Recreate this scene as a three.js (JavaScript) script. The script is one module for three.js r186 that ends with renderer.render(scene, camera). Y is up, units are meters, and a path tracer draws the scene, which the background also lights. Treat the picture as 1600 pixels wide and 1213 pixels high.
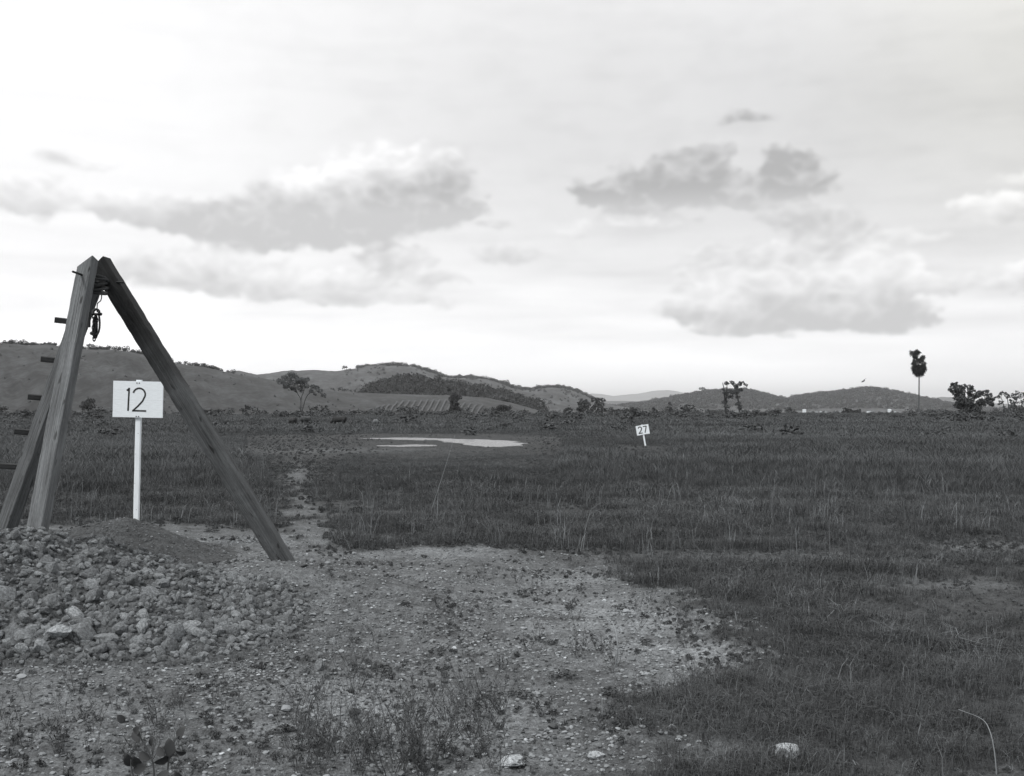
import * as THREE from 'three';
import { ImprovedNoise } from 'three/addons/math/ImprovedNoise.js';
import { MarchingCubes } from 'three/addons/objects/MarchingCubes.js';
import { mergeGeometries, mergeVertices, toCreasedNormals } from 'three/addons/utils/BufferGeometryUtils.js';

// ---------------------------------------------------------------- camera, sky, sun, exposure
const W = 1600, H = 1213, F = 1716, HORIZON = 640, EYE = 1.6;
const scene = new THREE.Scene();
const camera = new THREE.PerspectiveCamera(2 * Math.atan(H / 2 / F) * 180 / Math.PI, W / H, 0.1, 60000);
camera.position.set(0, EYE, 0);
camera.lookAt(0, EYE, -10);
camera.setViewOffset(W, H, 0, -(HORIZON - H / 2), W, H);          // rising front of a view camera
const renderer = new THREE.WebGLRenderer({ antialias: true });
renderer.setSize(1024, 776);
renderer.toneMapping = THREE.LinearToneMapping;
renderer.toneMappingExposure = 1.08;
renderer.shadowMap.enabled = true;

// seeded helpers
function rng(seed) { let s = seed >>> 0; return () => { s = (s + 0x6D2B79F5) >>> 0; let t = s; t = Math.imul(t ^ (t >>> 15), t | 1); t ^= t + Math.imul(t ^ (t >>> 7), t | 61); return ((t ^ (t >>> 14)) >>> 0) / 4294967296; }; }
const PERM = new Uint8Array(512), GX = new Float32Array(256), GY = new Float32Array(256);
{ const r = rng(77), p = [...Array(256).keys()]; for (let i = 255; i > 0; i--) { const j = Math.floor(r() * (i + 1)); [p[i], p[j]] = [p[j], p[i]]; } for (let i = 0; i < 512; i++) PERM[i] = p[i & 255]; for (let i = 0; i < 256; i++) { const a = r() * 6.2832; GX[i] = Math.cos(a) * 1.5; GY[i] = Math.sin(a) * 1.5; } }
function n2(x, y, per = 256) {
  const xf = Math.floor(x), yf = Math.floor(y), fx = x - xf, fy = y - yf;
  const x0 = (((xf % per) + per) % per) & 255, x1 = ((((xf + 1) % per) + per) % per) & 255, y0 = (((yf % per) + per) % per) & 255, y1 = ((((yf + 1) % per) + per) % per) & 255;
  const u = fx * fx * fx * (fx * (fx * 6 - 15) + 10), v = fy * fy * fy * (fy * (fy * 6 - 15) + 10);
  const a = PERM[PERM[x0] + y0], b = PERM[PERM[x1] + y0], c = PERM[PERM[x0] + y1], d = PERM[PERM[x1] + y1];
  const na = GX[a] * fx + GY[a] * fy, nb = GX[b] * (fx - 1) + GY[b] * fy, nc = GX[c] * fx + GY[c] * (fy - 1), nd = GX[d] * (fx - 1) + GY[d] * (fy - 1);
  return na + (nb - na) * u + (nc - na + (na - nb - nc + nd) * u) * v;
}
function fbm(x, y, o = 4, g = 0.5) { let s = 0, a = 1, t = 0; for (let i = 0; i < o; i++) { s += a * n2(x, y); t += a; a *= g; x = x * 2.03 + 17.3; y = y * 2.03 + 9.1; } return s / t; }
const clamp = (x, a = 0, b = 1) => Math.min(b, Math.max(a, x)), mix = (a, b, t) => a + (b - a) * t;
const ss = (a, b, x) => { const t = clamp((x - a) / (b - a)); return t * t * (3 - 2 * t); };
const grey = (v) => new THREE.Color().setRGB(v * 0.94, v, v * 1.04);

// the sky: bright veil, cumulus with shaded bases, streaks near the horizon. Coordinates are angles, 1716 to a radian.
const CLOUDS = [ // [centre, centre, half width, half height, how dark its base is]
  [620, 312, 135, 52, .95], [684, 262, 44, 40, .75], [640, 266, 54, 36, .52], [500, 338, 170, 46, 1], [430, 366, 160, 26, 1], [300, 346, 130, 28, .9], [560, 282, 78, 46, .42], [470, 300, 70, 30, .3], [215, 340, 80, 24, .55], [715, 326, 48, 18, .75],
  [60, 330, 95, 34, .55], [130, 275, 60, 14, .3], [610, 402, 62, 24, .6], [690, 431, 52, 11, .65], [800, 395, 56, 14, .7], [770, 350, 34, 7, .5], [300, 425, 150, 34, .6], [470, 445, 190, 26, .58], [600, 466, 130, 14, .5],
  [1055, 290, 112, 40, 1], [930, 301, 40, 23, .95], [1092, 264, 50, 32, .9], [1128, 242, 26, 18, .75], [1236, 262, 48, 23, 1], [1245, 296, 70, 26, .85], [1150, 318, 90, 13, .9], [1000, 325, 60, 12, .85],
  [1258, 346, 62, 24, .95], [1305, 366, 56, 36, .9], [1180, 408, 120, 22, .85], [1290, 398, 100, 30, .7], [1340, 430, 100, 34, .34], [1200, 440, 140, 34, .42], [1255, 490, 200, 34, .95], [1440, 456, 90, 18, .6], [1330, 502, 130, 20, 1], [1160, 512, 90, 12, .5],
  [1175, 195, 42, 11, .7], [1015, 346, 100, 8, .5], [900, 357, 36, 10, .55], [1400, 385, 70, 9, .62], [1540, 350, 70, 24, .56], [1575, 450, 60, 22, .54], [1130, 480, 60, 14, .35], [1600, 310, 60, 12, .55],
];
// each cloud is heaped up from soft rounded puffs, lit from above on the left, greyer towards its base
const CU0 = -300, CV0 = 100, CW = 1150, CH = 270, cloudC = new Float32Array(CW * CH), cloudA = new Float32Array(CW * CH); // one cell for two units
{
  const R = rng(9090), puffs = [];
  const mood = (u, v) => { let d = 0, l = 0, w = 1e-6; for (const [cx, cy, rx, ry, dark] of CLOUDS) { const q = ((u - cx) / (rx + 12)) ** 2 + ((v - cy) / (ry + 8)) ** 2; if (q > 2.6) continue; const k = Math.exp(-2.2 * q) * (ry + 10); d += dark * k; l += clamp((v - cy) / Math.max(ry, 22), -1, 1) * k; w += k; } return [d / w, l / w]; };
  const toneOf = (dark, t) => clamp(mix(mix(1.02, 0.52, ss(0.45, 1.0, dark)), mix(0.9, 0.33, ss(0.15, 0.95, dark)), ss(0.05, 0.8, t)), 0.33, 1);
  for (const [cx, cy, rx, ry] of CLOUDS) {
    const thin = ry < 15, rm = thin ? ry * 0.8 : clamp(ry * 0.5, 9, 22), n = Math.round(5 * rx * ry / (rm * rm) / (thin ? 2.2 : 1.4));
    for (let i = 0; i < n; i++) {
      const a = R() * 6.283, q = Math.sqrt(R()) * 1.0, u = cx + 1.1 * rx * q * Math.cos(a), v = cy + 1.12 * ry * q * Math.sin(a), r = rm * (0.45 + 0.9 * R()) * (1 - 0.25 * q), [dark, low] = mood(u, v), t = clamp(low * 0.5 + 0.5);
      puffs.push([u, v, r * (thin ? 3.2 : 1.3 + 0.7 * t), r * (thin ? 0.8 : 1 - 0.3 * t), clamp(toneOf(dark, t) + 0.03 * (R() - 0.5), 0.33, 1), (thin ? 0.4 : 0.5) * (0.6 + 0.4 * R()), (0.32 - 0.2 * t) * (thin ? 0.3 : 1), r + R() * 9]);
    }
  }
  puffs.sort((p, q) => q[7] - p[7]);
  for (const [cx, cy, rx, ry] of CLOUDS) {                         // the body of each cloud
    const ru = rx * 1.12, rv = ry * 1.15;
    for (let j = Math.max(0, Math.floor((cy - rv - CV0) / 2)); j <= Math.min(CH - 1, Math.ceil((cy + rv - CV0) / 2)); j++) for (let i = Math.max(0, Math.floor((cx - ru - CU0) / 2)); i <= Math.min(CW - 1, Math.ceil((cx + ru - CU0) / 2)); i++) {
      const u = CU0 + i * 2, v = CV0 + j * 2, r = Math.hypot((u - cx) / ru, (v - cy) / rv) + 0.22 * fbm(u / 40, v / 30, 3); if (r >= 1) continue;
      const [dark, low] = mood(u, v), a = (ry < 15 ? 0.55 : 0.85) * ss(1, 0.45, r), k = j * CW + i; cloudC[k] = cloudC[k] * (1 - a) + toneOf(dark, clamp(low * 0.5 + 0.5)) * a; cloudA[k] += a * (1 - cloudA[k]);
    }
  }
  for (const [u, v, ru, rv, tone, al, relief] of puffs) {
    const i0 = Math.max(0, Math.floor((u - ru - CU0) / 2)), i1 = Math.min(CW - 1, Math.ceil((u + ru - CU0) / 2)), j0 = Math.max(0, Math.floor((v - rv - CV0) / 2)), j1 = Math.min(CH - 1, Math.ceil((v + rv - CV0) / 2));
    for (let j = j0; j <= j1; j++) for (let i = i0; i <= i1; i++) {
      const du = (CU0 + i * 2 - u) / ru, dv = (CV0 + j * 2 - v) / rv, r = Math.sqrt(du * du + dv * dv); if (r >= 1) continue;
      const a = al * ss(1, dv < 0 ? 0.45 : 0.0, r), k = j * CW + i, c = clamp(tone - relief * (0.55 * du + 0.85 * dv), 0.33, 1); cloudC[k] = cloudC[k] * (1 - a) + c * a; cloudA[k] += a * (1 - cloudA[k]);
    }
  }
  for (const f of [cloudC, cloudA]) for (let pass = 0; pass < 2; pass++) { const g = f.slice(); for (let j = 1; j < CH - 1; j++) for (let i = 1; i < CW - 1; i++) { const k = j * CW + i; f[k] = (g[k] * 4 + 2 * (g[k - 1] + g[k + 1] + g[k - CW] + g[k + CW]) + g[k - CW - 1] + g[k - CW + 1] + g[k + CW - 1] + g[k + CW + 1]) / 16; } }
}
const billow = (x, y) => 0.4 - 2 * Math.abs(n2(x, y));
function cloudSample(f, x, y) { const i = Math.floor(x), j = Math.floor(y); if (i < 0 || j < 0 || i >= CW - 1 || j >= CH - 1) return 0; const u = x - i, v = y - j, k = j * CW + i; return mix(mix(f[k], f[k + 1], u), mix(f[k + CW], f[k + CW + 1], u), v); }
function skyAt(U, V, out) {
  const inF = ss(-420, -120, U) * (1 - ss(1720, 2050, U)) * ss(-520, -160, V), up = 640 - V;
  const streak = fbm(U / 330, V / 34 + 3, 4), soft = fbm(U / 420 + 30, V / 210, 4), fine = fbm(U / 90, V / 38 + 9, 4);
  let b = 0.978 - 0.072 * mix(0.6, ss(120, 800, U), inF) + 0.03 * soft;
  const veil = ss(150, 1050, U) * Math.exp(-(((V - 190) / 200) ** 2)) + 0.34 * ss(700, 1300, U) * Math.exp(-(((V - 370) / 190) ** 2));
  const veilOut = 0.42 + 0.5 * soft;
  b += 0.42 * Math.exp(-((up / 125) ** 2)) * mix(1, 1 - 0.4 * ss(1100, 1600, U), inF);
  b -= 0.17 * mix(clamp(veilOut), veil, inF) * (1 + 0.5 * soft) + 0.06 * Math.max(0, fine + .1) * ss(40, 300, up) * mix(1, ss(0, 500, U), inF);
  b -= 0.17 * (streak - 0.05) * Math.exp(-(((V - 500) / 110) ** 2)) + 0.06 * Math.max(0, streak) * ss(100, 260, up);
  // clouds in view
  let lum = b;
  if (inF > 0 && V > 100) {
    const wu = U + 10 * n2(U / 70, V / 60) + 3 * n2(U / 24 + 5, V / 22) + 1.8 * n2(U / 10, V / 9 + 7), wv = V + 7 * n2(U / 64 + 40, V / 56) + 3 * n2(U / 22, V / 21 + 60) + 1.5 * n2(U / 9 + 9, V / 8);
    const x = (wu - CU0) / 2, y = (wv - CV0) / 2, A = cloudSample(cloudA, x, y);
    if (A > 0.002) { const a = ss(0.0, 0.8, A) * inF; const c = clamp(1 - (1 - cloudSample(cloudC, x, y) / A) * 1.12 + 0.08 * fine + 0.24 * fbm(U / 62 + 11, V / 36, 4) + 0.1 * billow(U / 34, V / 24 + 8), 0.3, 1); lum = mix(b, 1 - (1 - c) * (1 - mix(0.41, 0.575, ss(285, 338, V))) / 0.74, a); }
  }
  // clouds elsewhere: the same kind, spread by noise, thinning towards the zenith
  const o = (1 - inF) * (1 - ss(1500, 2300, up));
  if (o > 0.01) {
    const D = fbm(U / 260 + 90, V / 95 + 50, 5) - 0.08, D2 = fbm((U - 20) / 260 + 90, (V - 30) / 95 + 50, 4) - 0.08, a = ss(0, 0.22, D) * o;
    lum = mix(lum, clamp(0.62 + 1.1 * (D - D2)), a * 0.8);
  }
  const warm = ss(1150, 1650, U) * inF * ss(520, 100, V);
  out[0] = lum * (1 + 0.004 * warm); out[1] = lum * (1 - 0.001 * warm); out[2] = lum * (1.008 - 0.045 * warm);
}
{
  const w = 4096, h = 2048, data = new Float32Array(w * h * 4), c = [0, 0, 0];
  for (let j = 0; j < h; j++) {
    const el = ((j + 0.5) / h - 0.5) * Math.PI;
    for (let i = 0; i < w; i++) {
      const k = (j * w + i) * 4;
      if (el < -0.002) { data[k] = .9; data[k + 1] = .91; data[k + 2] = .92; data[k + 3] = 1; continue; }
      let az = ((i + 0.5) / w - 0.25) * 2 * Math.PI; if (az > Math.PI) az -= 2 * Math.PI;
      skyAt(800 + Math.tan(clamp(az, -1.2, 1.2)) * 0 + az * 1780, 640 - el * F * 1.02, c);
      // meet at the back without a seam
      const back = ss(2.7, 3.14, Math.abs(az)); for (let q = 0; q < 3; q++) data[k + q] = mix(c[q], 0.86, back); data[k + 3] = 1;
    }
  }
  const tex = new THREE.DataTexture(data, w, h, THREE.RGBAFormat, THREE.FloatType);
  tex.mapping = THREE.EquirectangularReflectionMapping; tex.magFilter = THREE.LinearFilter; tex.needsUpdate = true;
  scene.background = tex; scene.environment = tex;
}
const sun = new THREE.DirectionalLight(new THREE.Color().setRGB(1, 0.985, 0.97), 2.5);
sun.position.set(-46, 84, 38); sun.target.position.set(0, 0, -12);
sun.castShadow = true; sun.shadow.radius = 22; sun.shadow.mapSize.set(2048, 2048);
Object.assign(sun.shadow.camera, { left: -40, right: 40, top: 40, bottom: -40, near: 1, far: 250 });
scene.add(sun, sun.target);
scene.fog = new THREE.FogExp2(new THREE.Color().setRGB(0.98, 0.99, 1.0), 0.00006);

// ---------------------------------------------------------------- naming and building helpers
const V3 = (x, y, z) => new THREE.Vector3(x, y, z);
const at = (px, py, d) => V3((px - 800) / F * d, EYE - (py - HORIZON) / F * d, -d);        // where a point seen there at that distance stands
const flat = (px, py) => { const d = EYE * F / (py - HORIZON); return [(px - 800) / F * d, -d]; };
const used = {};
const numbered = (n) => { const k = used[n] = (used[n] ?? -1) + 1; return k ? `${n}_${String(k).padStart(3, '0')}` : n; };
function tag(o, label, category, group, kind) { o.userData.label = label; if (category) o.userData.category = category; if (group) o.userData.group = group; if (kind) o.userData.kind = kind; return o; }
function base(name, p, turn = 0) { const g = new THREE.Group(); g.name = numbered(name); g.position.copy(p); g.rotation.y = turn; scene.add(g); return g; }
function mesh(name, geo, mat, parent = scene) { const m = new THREE.Mesh(geo, mat); m.name = parent === scene ? numbered(name) : name; m.castShadow = m.receiveShadow = true; parent.add(m); return m; }
function copyOf(o) { const c = o.clone(); c.name = numbered(o.name.replace(/_\d{3}$/, '')); c.userData = { ...o.userData }; scene.add(c); return c; }
const std = (c, rough = 0.95, extra = {}) => new THREE.MeshStandardMaterial({ color: typeof c === 'number' ? grey(c) : c, roughness: rough, metalness: 0, ...extra });
function geoFrom(pos, idx, uv, col) { const g = new THREE.BufferGeometry(); g.setAttribute('position', new THREE.Float32BufferAttribute(pos, 3)); if (uv) g.setAttribute('uv', new THREE.Float32BufferAttribute(uv, 2)); if (col) g.setAttribute('color', new THREE.Float32BufferAttribute(col, 3)); if (idx) g.setIndex(idx); g.computeVertexNormals(); return g; }
function tex(w, h, f, srgb, rx = 1, ry = 1) {
  const d = new Uint8Array(w * h * 4);
  for (let j = 0; j < h; j++) for (let i = 0; i < w; i++) { const v = f(i / w, j / h), k = (j * w + i) * 4; d[k] = d[k + 1] = d[k + 2] = clamp(v) * 255; d[k + 3] = 255; }
  const t = new THREE.DataTexture(d, w, h); t.wrapS = t.wrapT = THREE.RepeatWrapping; t.magFilter = THREE.LinearFilter; t.minFilter = THREE.LinearMipmapLinearFilter; t.generateMipmaps = true; t.repeat.set(rx, ry); if (srgb) t.colorSpace = THREE.SRGBColorSpace; t.needsUpdate = true; return t;
}
// tapered tube along points
function tube(points, radii, sides = 5, noiseAmp = 0) {
  const pos = [], idx = [], uv = []; let prev = null, len = 0;
  for (let i = 0; i < points.length; i++) {
    const t = points[Math.min(i + 1, points.length - 1)].clone().sub(points[Math.max(i - 1, 0)]).normalize();
    if (i) len += points[i].distanceTo(points[i - 1]);
    let n = prev ? prev.clone().addScaledVector(t, -prev.dot(t)) : (Math.abs(t.y) < 0.9 ? V3(0, 1, 0) : V3(1, 0, 0)).cross(t);
    n.normalize(); prev = n; const b = t.clone().cross(n);
    for (let k = 0; k < sides; k++) { const a = k / sides * Math.PI * 2, r = radii[i] * (1 + noiseAmp * n2(i * 1.7 + k * 3.1, k * 2.3 + i)); const p = points[i].clone().addScaledVector(n, Math.cos(a) * r).addScaledVector(b, Math.sin(a) * r); pos.push(p.x, p.y, p.z); uv.push(k / sides, len); }
    if (i) for (let k = 0; k < sides; k++) { const a = (i - 1) * sides + k, c = (i - 1) * sides + (k + 1) % sides; idx.push(a, c, a + sides, c, c + sides, a + sides); }
  }
  const cap = (o, flip) => { for (let k = 1; k < sides - 1; k++) flip ? idx.push(o, o + k + 1, o + k) : idx.push(o, o + k, o + k + 1); };
  cap(0, true); cap((points.length - 1) * sides, false);
  return geoFrom(pos, idx, uv);
}
function merge(list) { const m = mergeGeometries(list.map((g) => { const q = g.index ? g.toNonIndexed() : g; for (const k of Object.keys(q.attributes)) if (!['position', 'normal', 'uv', 'color'].includes(k)) q.deleteAttribute(k); return q; })); return m; }
const noise3 = new ImprovedNoise();

// ---------------------------------------------------------------- textures
const soilH = (u, v) => { const s = 24; let a = 0.5 + 0.22 * n2(u * s, v * s, s) + 0.2 * n2(u * 64, v * 64, 64) + 0.16 * n2(u * 150 + 3, v * 150, 150); return a; };
const soilMap = tex(1024, 1024, (u, v) => { const g = 0.16 * n2(u * 31 + 5, v * 31 + 2, 31) + 0.16 * n2(u * 83 + 1, v * 83 + 7, 83) + 0.14 * n2(u * 190, v * 190 + 4, 190), light = n2(u * 210, v * 210 + 9, 210), dark = n2(u * 170 + 8, v * 170 + 3, 170); return 0.78 + g + 0.06 * n2(u * 6, v * 6, 6) + (light > 0.55 ? 0.2 : 0) - (dark > 0.55 ? 0.25 : 0); }, true);
const soilBump = tex(1024, 1024, soilH, false);
const rockMap = tex(512, 512, (u, v) => 0.8 + 0.2 * n2(u * 9, v * 9, 9) + 0.16 * n2(u * 28, v * 28, 28) + 0.13 * n2(u * 70, v * 70, 70), true);
const rockBump = tex(512, 512, (u, v) => 0.5 + 0.25 * n2(u * 14, v * 14, 14) + 0.2 * n2(u * 40, v * 40, 40) + 0.15 * n2(u * 100, v * 100, 100), false);
const woodColor = (u, v) => { const w = u + 0.012 * n2(u * 6, v * 5, 6); return 0.74 + 0.1 * n2(w * 40, v * 3, 40) + 0.13 * n2(w * 110, v * 7 + 4, 110) + 0.1 * n2(u * 7, v * 7 + 8, 7) + 0.07 * n2(u * 70, v * 70, 70) - 0.3 * ss(0.62, 0.75, n2(u * 9 + 3, v * 17, 9)) - 0.2 * ss(0.55, 0.7, n2(w * 24 + 2, v * 2 + 6, 24)); };
const woodRelief = (u, v) => 0.7 + 0.12 * n2(u * 52 + 3, v * 3, 52) + 0.1 * n2(u * 130 + 1, v * 6, 130) - 0.6 * ss(0.5, 0.6, n2(u * 30 + 7, v * 2.5 + 2, 30));
const woodMap = tex(512, 1024, woodColor, true, 2, 0.8), woodBump = tex(512, 1024, woodRelief, false, 2, 0.8);
const paintMap = tex(256, 256, (u, v) => 0.975 + 0.02 * n2(u * 5, v * 5, 5) + 0.015 * n2(u * 40, v * 9, 40) + (n2(u * 26, v * 26 + 3, 26) > 0.74 ? -0.3 : 0), true, 1.8, 2.4);

// ---------------------------------------------------------------- the lie of the land
function polyDist(poly, x, z) { // signed distance, positive inside
  let d = 1e9, inside = false;
  for (let i = 0, j = poly.length - 1; i < poly.length; j = i++) {
    const [ax, az] = poly[i], [bx, bz] = poly[j], ex = bx - ax, ez = bz - az, t = clamp(((x - ax) * ex + (z - az) * ez) / (ex * ex + ez * ez));
    d = Math.min(d, Math.hypot(x - ax - ex * t, z - az - ez * t));
    if ((az > z) !== (bz > z) && x < (bx - ax) * (z - az) / (bz - az) + ax) inside = !inside;
  }
  return inside ? d : -d;
}
const area = (...pts) => pts.map(([a, b]) => flat(a, b));
const BARE = area([-500, 1500], [-500, 812], [60, 815], [330, 828], [450, 842], [560, 853], [700, 857], [860, 867], [960, 879], [1000, 897], [1100, 934], [1132, 980], [1172, 1036], [1090, 1072], [1020, 1108], [985, 1180], [960, 1500]);
const TRACK = area([444, 858], [452, 800], [456, 768], [450, 735], [466, 706], [482, 733], [484, 768], [500, 800], [524, 854]);
const FLAT_STRIP = area([452, 701], [560, 699], [640, 699.5], [700, 700], [640, 706], [560, 709], [455, 708.5]);
const POND = area([560, 684.6], [586, 684], [620, 683], [660, 683.6], [700, 684.8], [750, 686], [790, 688.5], [808, 691.5], [800, 695.5], [775, 697.5], [745, 694.5], [718, 690], [690, 687.6], [650, 687.2], [618, 686]);
const POOL = area([610, 695], [640, 694.2], [672, 694.2], [680, 695.6], [650, 697], [618, 697]);
const wob = (x, z) => 0.35 * n2(x * 1.3, z * 1.3) + 0.22 * n2(x * 3.7 + 9, z * 3.7) + 0.12 * n2(x * 9, z * 9 + 5);
function bareAt(x, z) {
  const d = -z; if (d < 1 || d > 75) return 0;
  let b = 0;
  if (d < 18) b = ss(-0.55, 0.4, polyDist(BARE, x, z) + wob(x, z) * 1.3 + 0.5 * n2(x * 0.55 + 4, z * 0.9) - 0.28 * ss(0.4, 1.4, x));
  if (d > 9 && d < 45) b = Math.max(b, 0.9 * ss(-0.2, 0.3, polyDist(TRACK, x, z) + wob(x, z) * 0.9 + 0.3 * n2(x * 0.7, z * 1.1 + 6)));
  if (d > 30 && d < 60) b = Math.max(b, 0.45 * ss(-0.3, 0.6, polyDist(FLAT_STRIP, x, z) + wob(x * .5, z * .5) * 3)) * 0.6;
  return b;
}
const PALE = [[1010, 960, 1.0, 1.2, 1], [1100, 1000, .7, .8, 1], [1110, 1050, .4, .25, 1.2], [540, 1100, .55, .5, .8], [480, 1070, .4, .3, .6], [790, 1120, .35, .5, .7], [930, 905, .9, .5, .6], [90, 1110, .7, .5, .5], [640, 862, 1.2, .35, .7], [480, 845, .8, .5, .9], [350, 850, .7, .5, .6]].map(([a, b, rx, rz, k]) => { const [x, z] = flat(a, b); return [x, z, rx, rz, k]; });
const DRY = [[1180, 872, 1.6, .28, .8], [1400, 878, 2.4, .35, 1], [1540, 858, 1.6, .5, .9], [1350, 920, 1.2, .2, .6], [1560, 915, 1.2, .3, .7], [1230, 684, 6, 4, .9], [1340, 690, 6, 3, .6], [1450, 682, 8, 4, .7], [1200, 672, 7, 6, .7], [500, 705, 4, 2.5, .8], [1130, 872, 0.9, .2, .7], [1530, 1040, .5, .2, .5], [1250, 968, .6, .12, .5], [1120, 1170, .25, .16, .7]].map(([a, b, rx, rz, k]) => { const [x, z] = flat(a, b); return [x, z, rx, rz, k]; });
const spot = (list, x, z) => { let s = 0; for (const [cx, cz, rx, rz, k] of list) { const q = ((x - cx) / rx) ** 2 + ((z - cz) / rz) ** 2; if (q < 6) s = Math.max(s, k * Math.exp(-q) * clamp(0.75 + 0.9 * n2(x * 1.4, z * 3.1) + 0.4 * n2(x * 5, z * 7))); } return s; };
const pondSide = (x, z) => { const d = -z; return d > 35 && d < 75 ? Math.max(polyDist(POND, x, z), polyDist(POOL, x, z)) : -30; };
function ground(x, z) {
  const r = Math.hypot(x, z), d = -z;
  let y = 0;
  const calm = 1 - ss(-9, -2, pondSide(x, z)) * 0.9;
  y += (0.05 * fbm(x / 5, z / 5, 2) * ss(9, 16, r) + 0.12 * fbm(x / 22, z / 22, 2) * ss(22, 60, r)) * calm + 1.0 * fbm(x / 190, z / 190, 2) * ss(180, 420, r);
  y -= 5.2 * ss(250, 2100, r) + 0.6 * ss(2000, 6000, r);
  if (r < 60) {
    const near = 1 - ss(20, 60, r);
    y += near * (0.028 * n2(x * 1.15, z * 1.15) + 0.017 * n2(x * 2.9, z * 2.9 + 3) + 0.012 * n2(x * 7, z * 7) + (r < 22 ? 0.009 * n2(x * 17, z * 17) + 0.006 * n2(x * 36, z * 36) : 0));
    if (r < 16) {                                                  // spoil thrown round the right-hand leg, the hollow behind it, the soft step at the grass edge
      y += 0.265 * Math.exp(-(((x + 1.95) / 1.15) ** 2) - (((z + 9.5) / 0.72) ** 2)) + 0.07 * Math.exp(-(((x + 0.8) / 0.8) ** 2) - (((z + 8.9) / 0.6) ** 2));
      y -= 0.05 * ss(-0.1, 0.5, polyDist(BARE, x, z) + 0.4 * wob(x, z)) * ss(-2.6, -1.2, x) - 0.02;
    }
  }
  if (d > 60 && d < 220) y -= 0.65 * Math.exp(-(((d - 128) / 26) ** 2)) * ss(-48, -36, x) * (1 - ss(-10, 4, x));
  const p = pondSide(x, z); if (p > -1.2) y -= 0.24 * ss(-0.9, 0.7, p + 0.08 + 0.6 * n2(x * 0.8, z * 0.45) + 0.4 * n2(x * 2, z * 1.3));
  return y;
}
// heap of broken stone at the left
const CREST = [[-9, 0], [-7.6, 0.05], [-6.4, .4], [-5, .66], [-3.87, .63], [-3.39, .50], [-2.9, .33], [-2.42, .22], [-2.0, .13], [-1.7, .05], [-1.45, 0.0]];
function lin(t, x) { if (x <= t[0][0]) return t[0][1]; for (let i = 1; i < t.length; i++) if (x <= t[i][0]) return mix(t[i - 1][1], t[i][1], (x - t[i - 1][0]) / (t[i][0] - t[i - 1][0])); return t[t.length - 1][1]; }
function heapH(x, z) {
  const c = lin(CREST, x), zc = -8.3, toe = lin([[-9, -7.3], [-4, -6.62], [-2.6, -6.65], [-1.7, -6.95], [-1, -7.6]], x), tail = mix(-10.1, -9.1, ss(-3.2, -2.2, x));
  const t = z > zc ? (z - toe) / (zc - toe) : (z - tail) / (zc - tail);
  if (t <= 0 || c <= 0) return 0;
  const lump = 0.07 * n2(x * 1.7, z * 1.7) + 0.05 * n2(x * 4.3, z * 4.3);
  return c * (1 - Math.pow(1 - Math.min(t, 1), 1.6)) * (1 + lump * 2) + Math.min(t * 3, 1) * lump * Math.min(1, c * 3);
}
const MOUND = [(205 - 800) / F * 11.9, -11.7];
const moundH = (x, z) => { const dx = x - MOUND[0], dz = z - MOUND[1]; return 0.40 * Math.exp(-((dx / (dx > 0 ? 0.72 : 0.85)) ** 2) - ((dz / 0.8) ** 2)) * (1 + 0.14 * n2(x * 3, z * 3)) + 0.20 * Math.exp(-(((dx + 1.05) / 0.5) ** 2) - ((dz / 0.7) ** 2)) + 0.012 * n2(x * 9, z * 9) - 0.03; };
const surface = (x, z) => Math.max(ground(x, z) + Math.max(0, heapH(x, z)), ground(x, z) + Math.max(0, moundH(x, z)));

// ---------------------------------------------------------------- ground sheet
const soilMat = new THREE.MeshStandardMaterial({ vertexColors: true, map: soilMap, bumpMap: soilBump, bumpScale: 0.012, roughness: 1, metalness: 0 });
function groundColor(x, z) {
  const r = Math.hypot(x, z);
  const b = bareAt(x, z), dry = spot(DRY, x, z);
  let soil = 0.15 + 0.07 * fbm(x * 0.9, z * 0.9, 3) + 0.05 * n2(x * 5, z * 5) + 0.04 * n2(x * 13, z * 13) + (r < 14 ? 0.19 * spot(PALE, x, z) : 0);
  soil = Math.max(0.1, soil);
  let grass = (r < 24 ? 0.075 : 0.055) + 0.02 * fbm(x / 3, z / 3, 3) + 0.015 * fbm(x / 40, z / 17, 3) + 0.09 * dry;
  if (r > 150) grass += 0.02 * fbm(x / 160, z / 60, 3) * ss(150, 300, r) - 0.012 * ss(250, 900, r);
  return clamp(mix(grass, soil, b), 0.03, 0.5);
}
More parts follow.
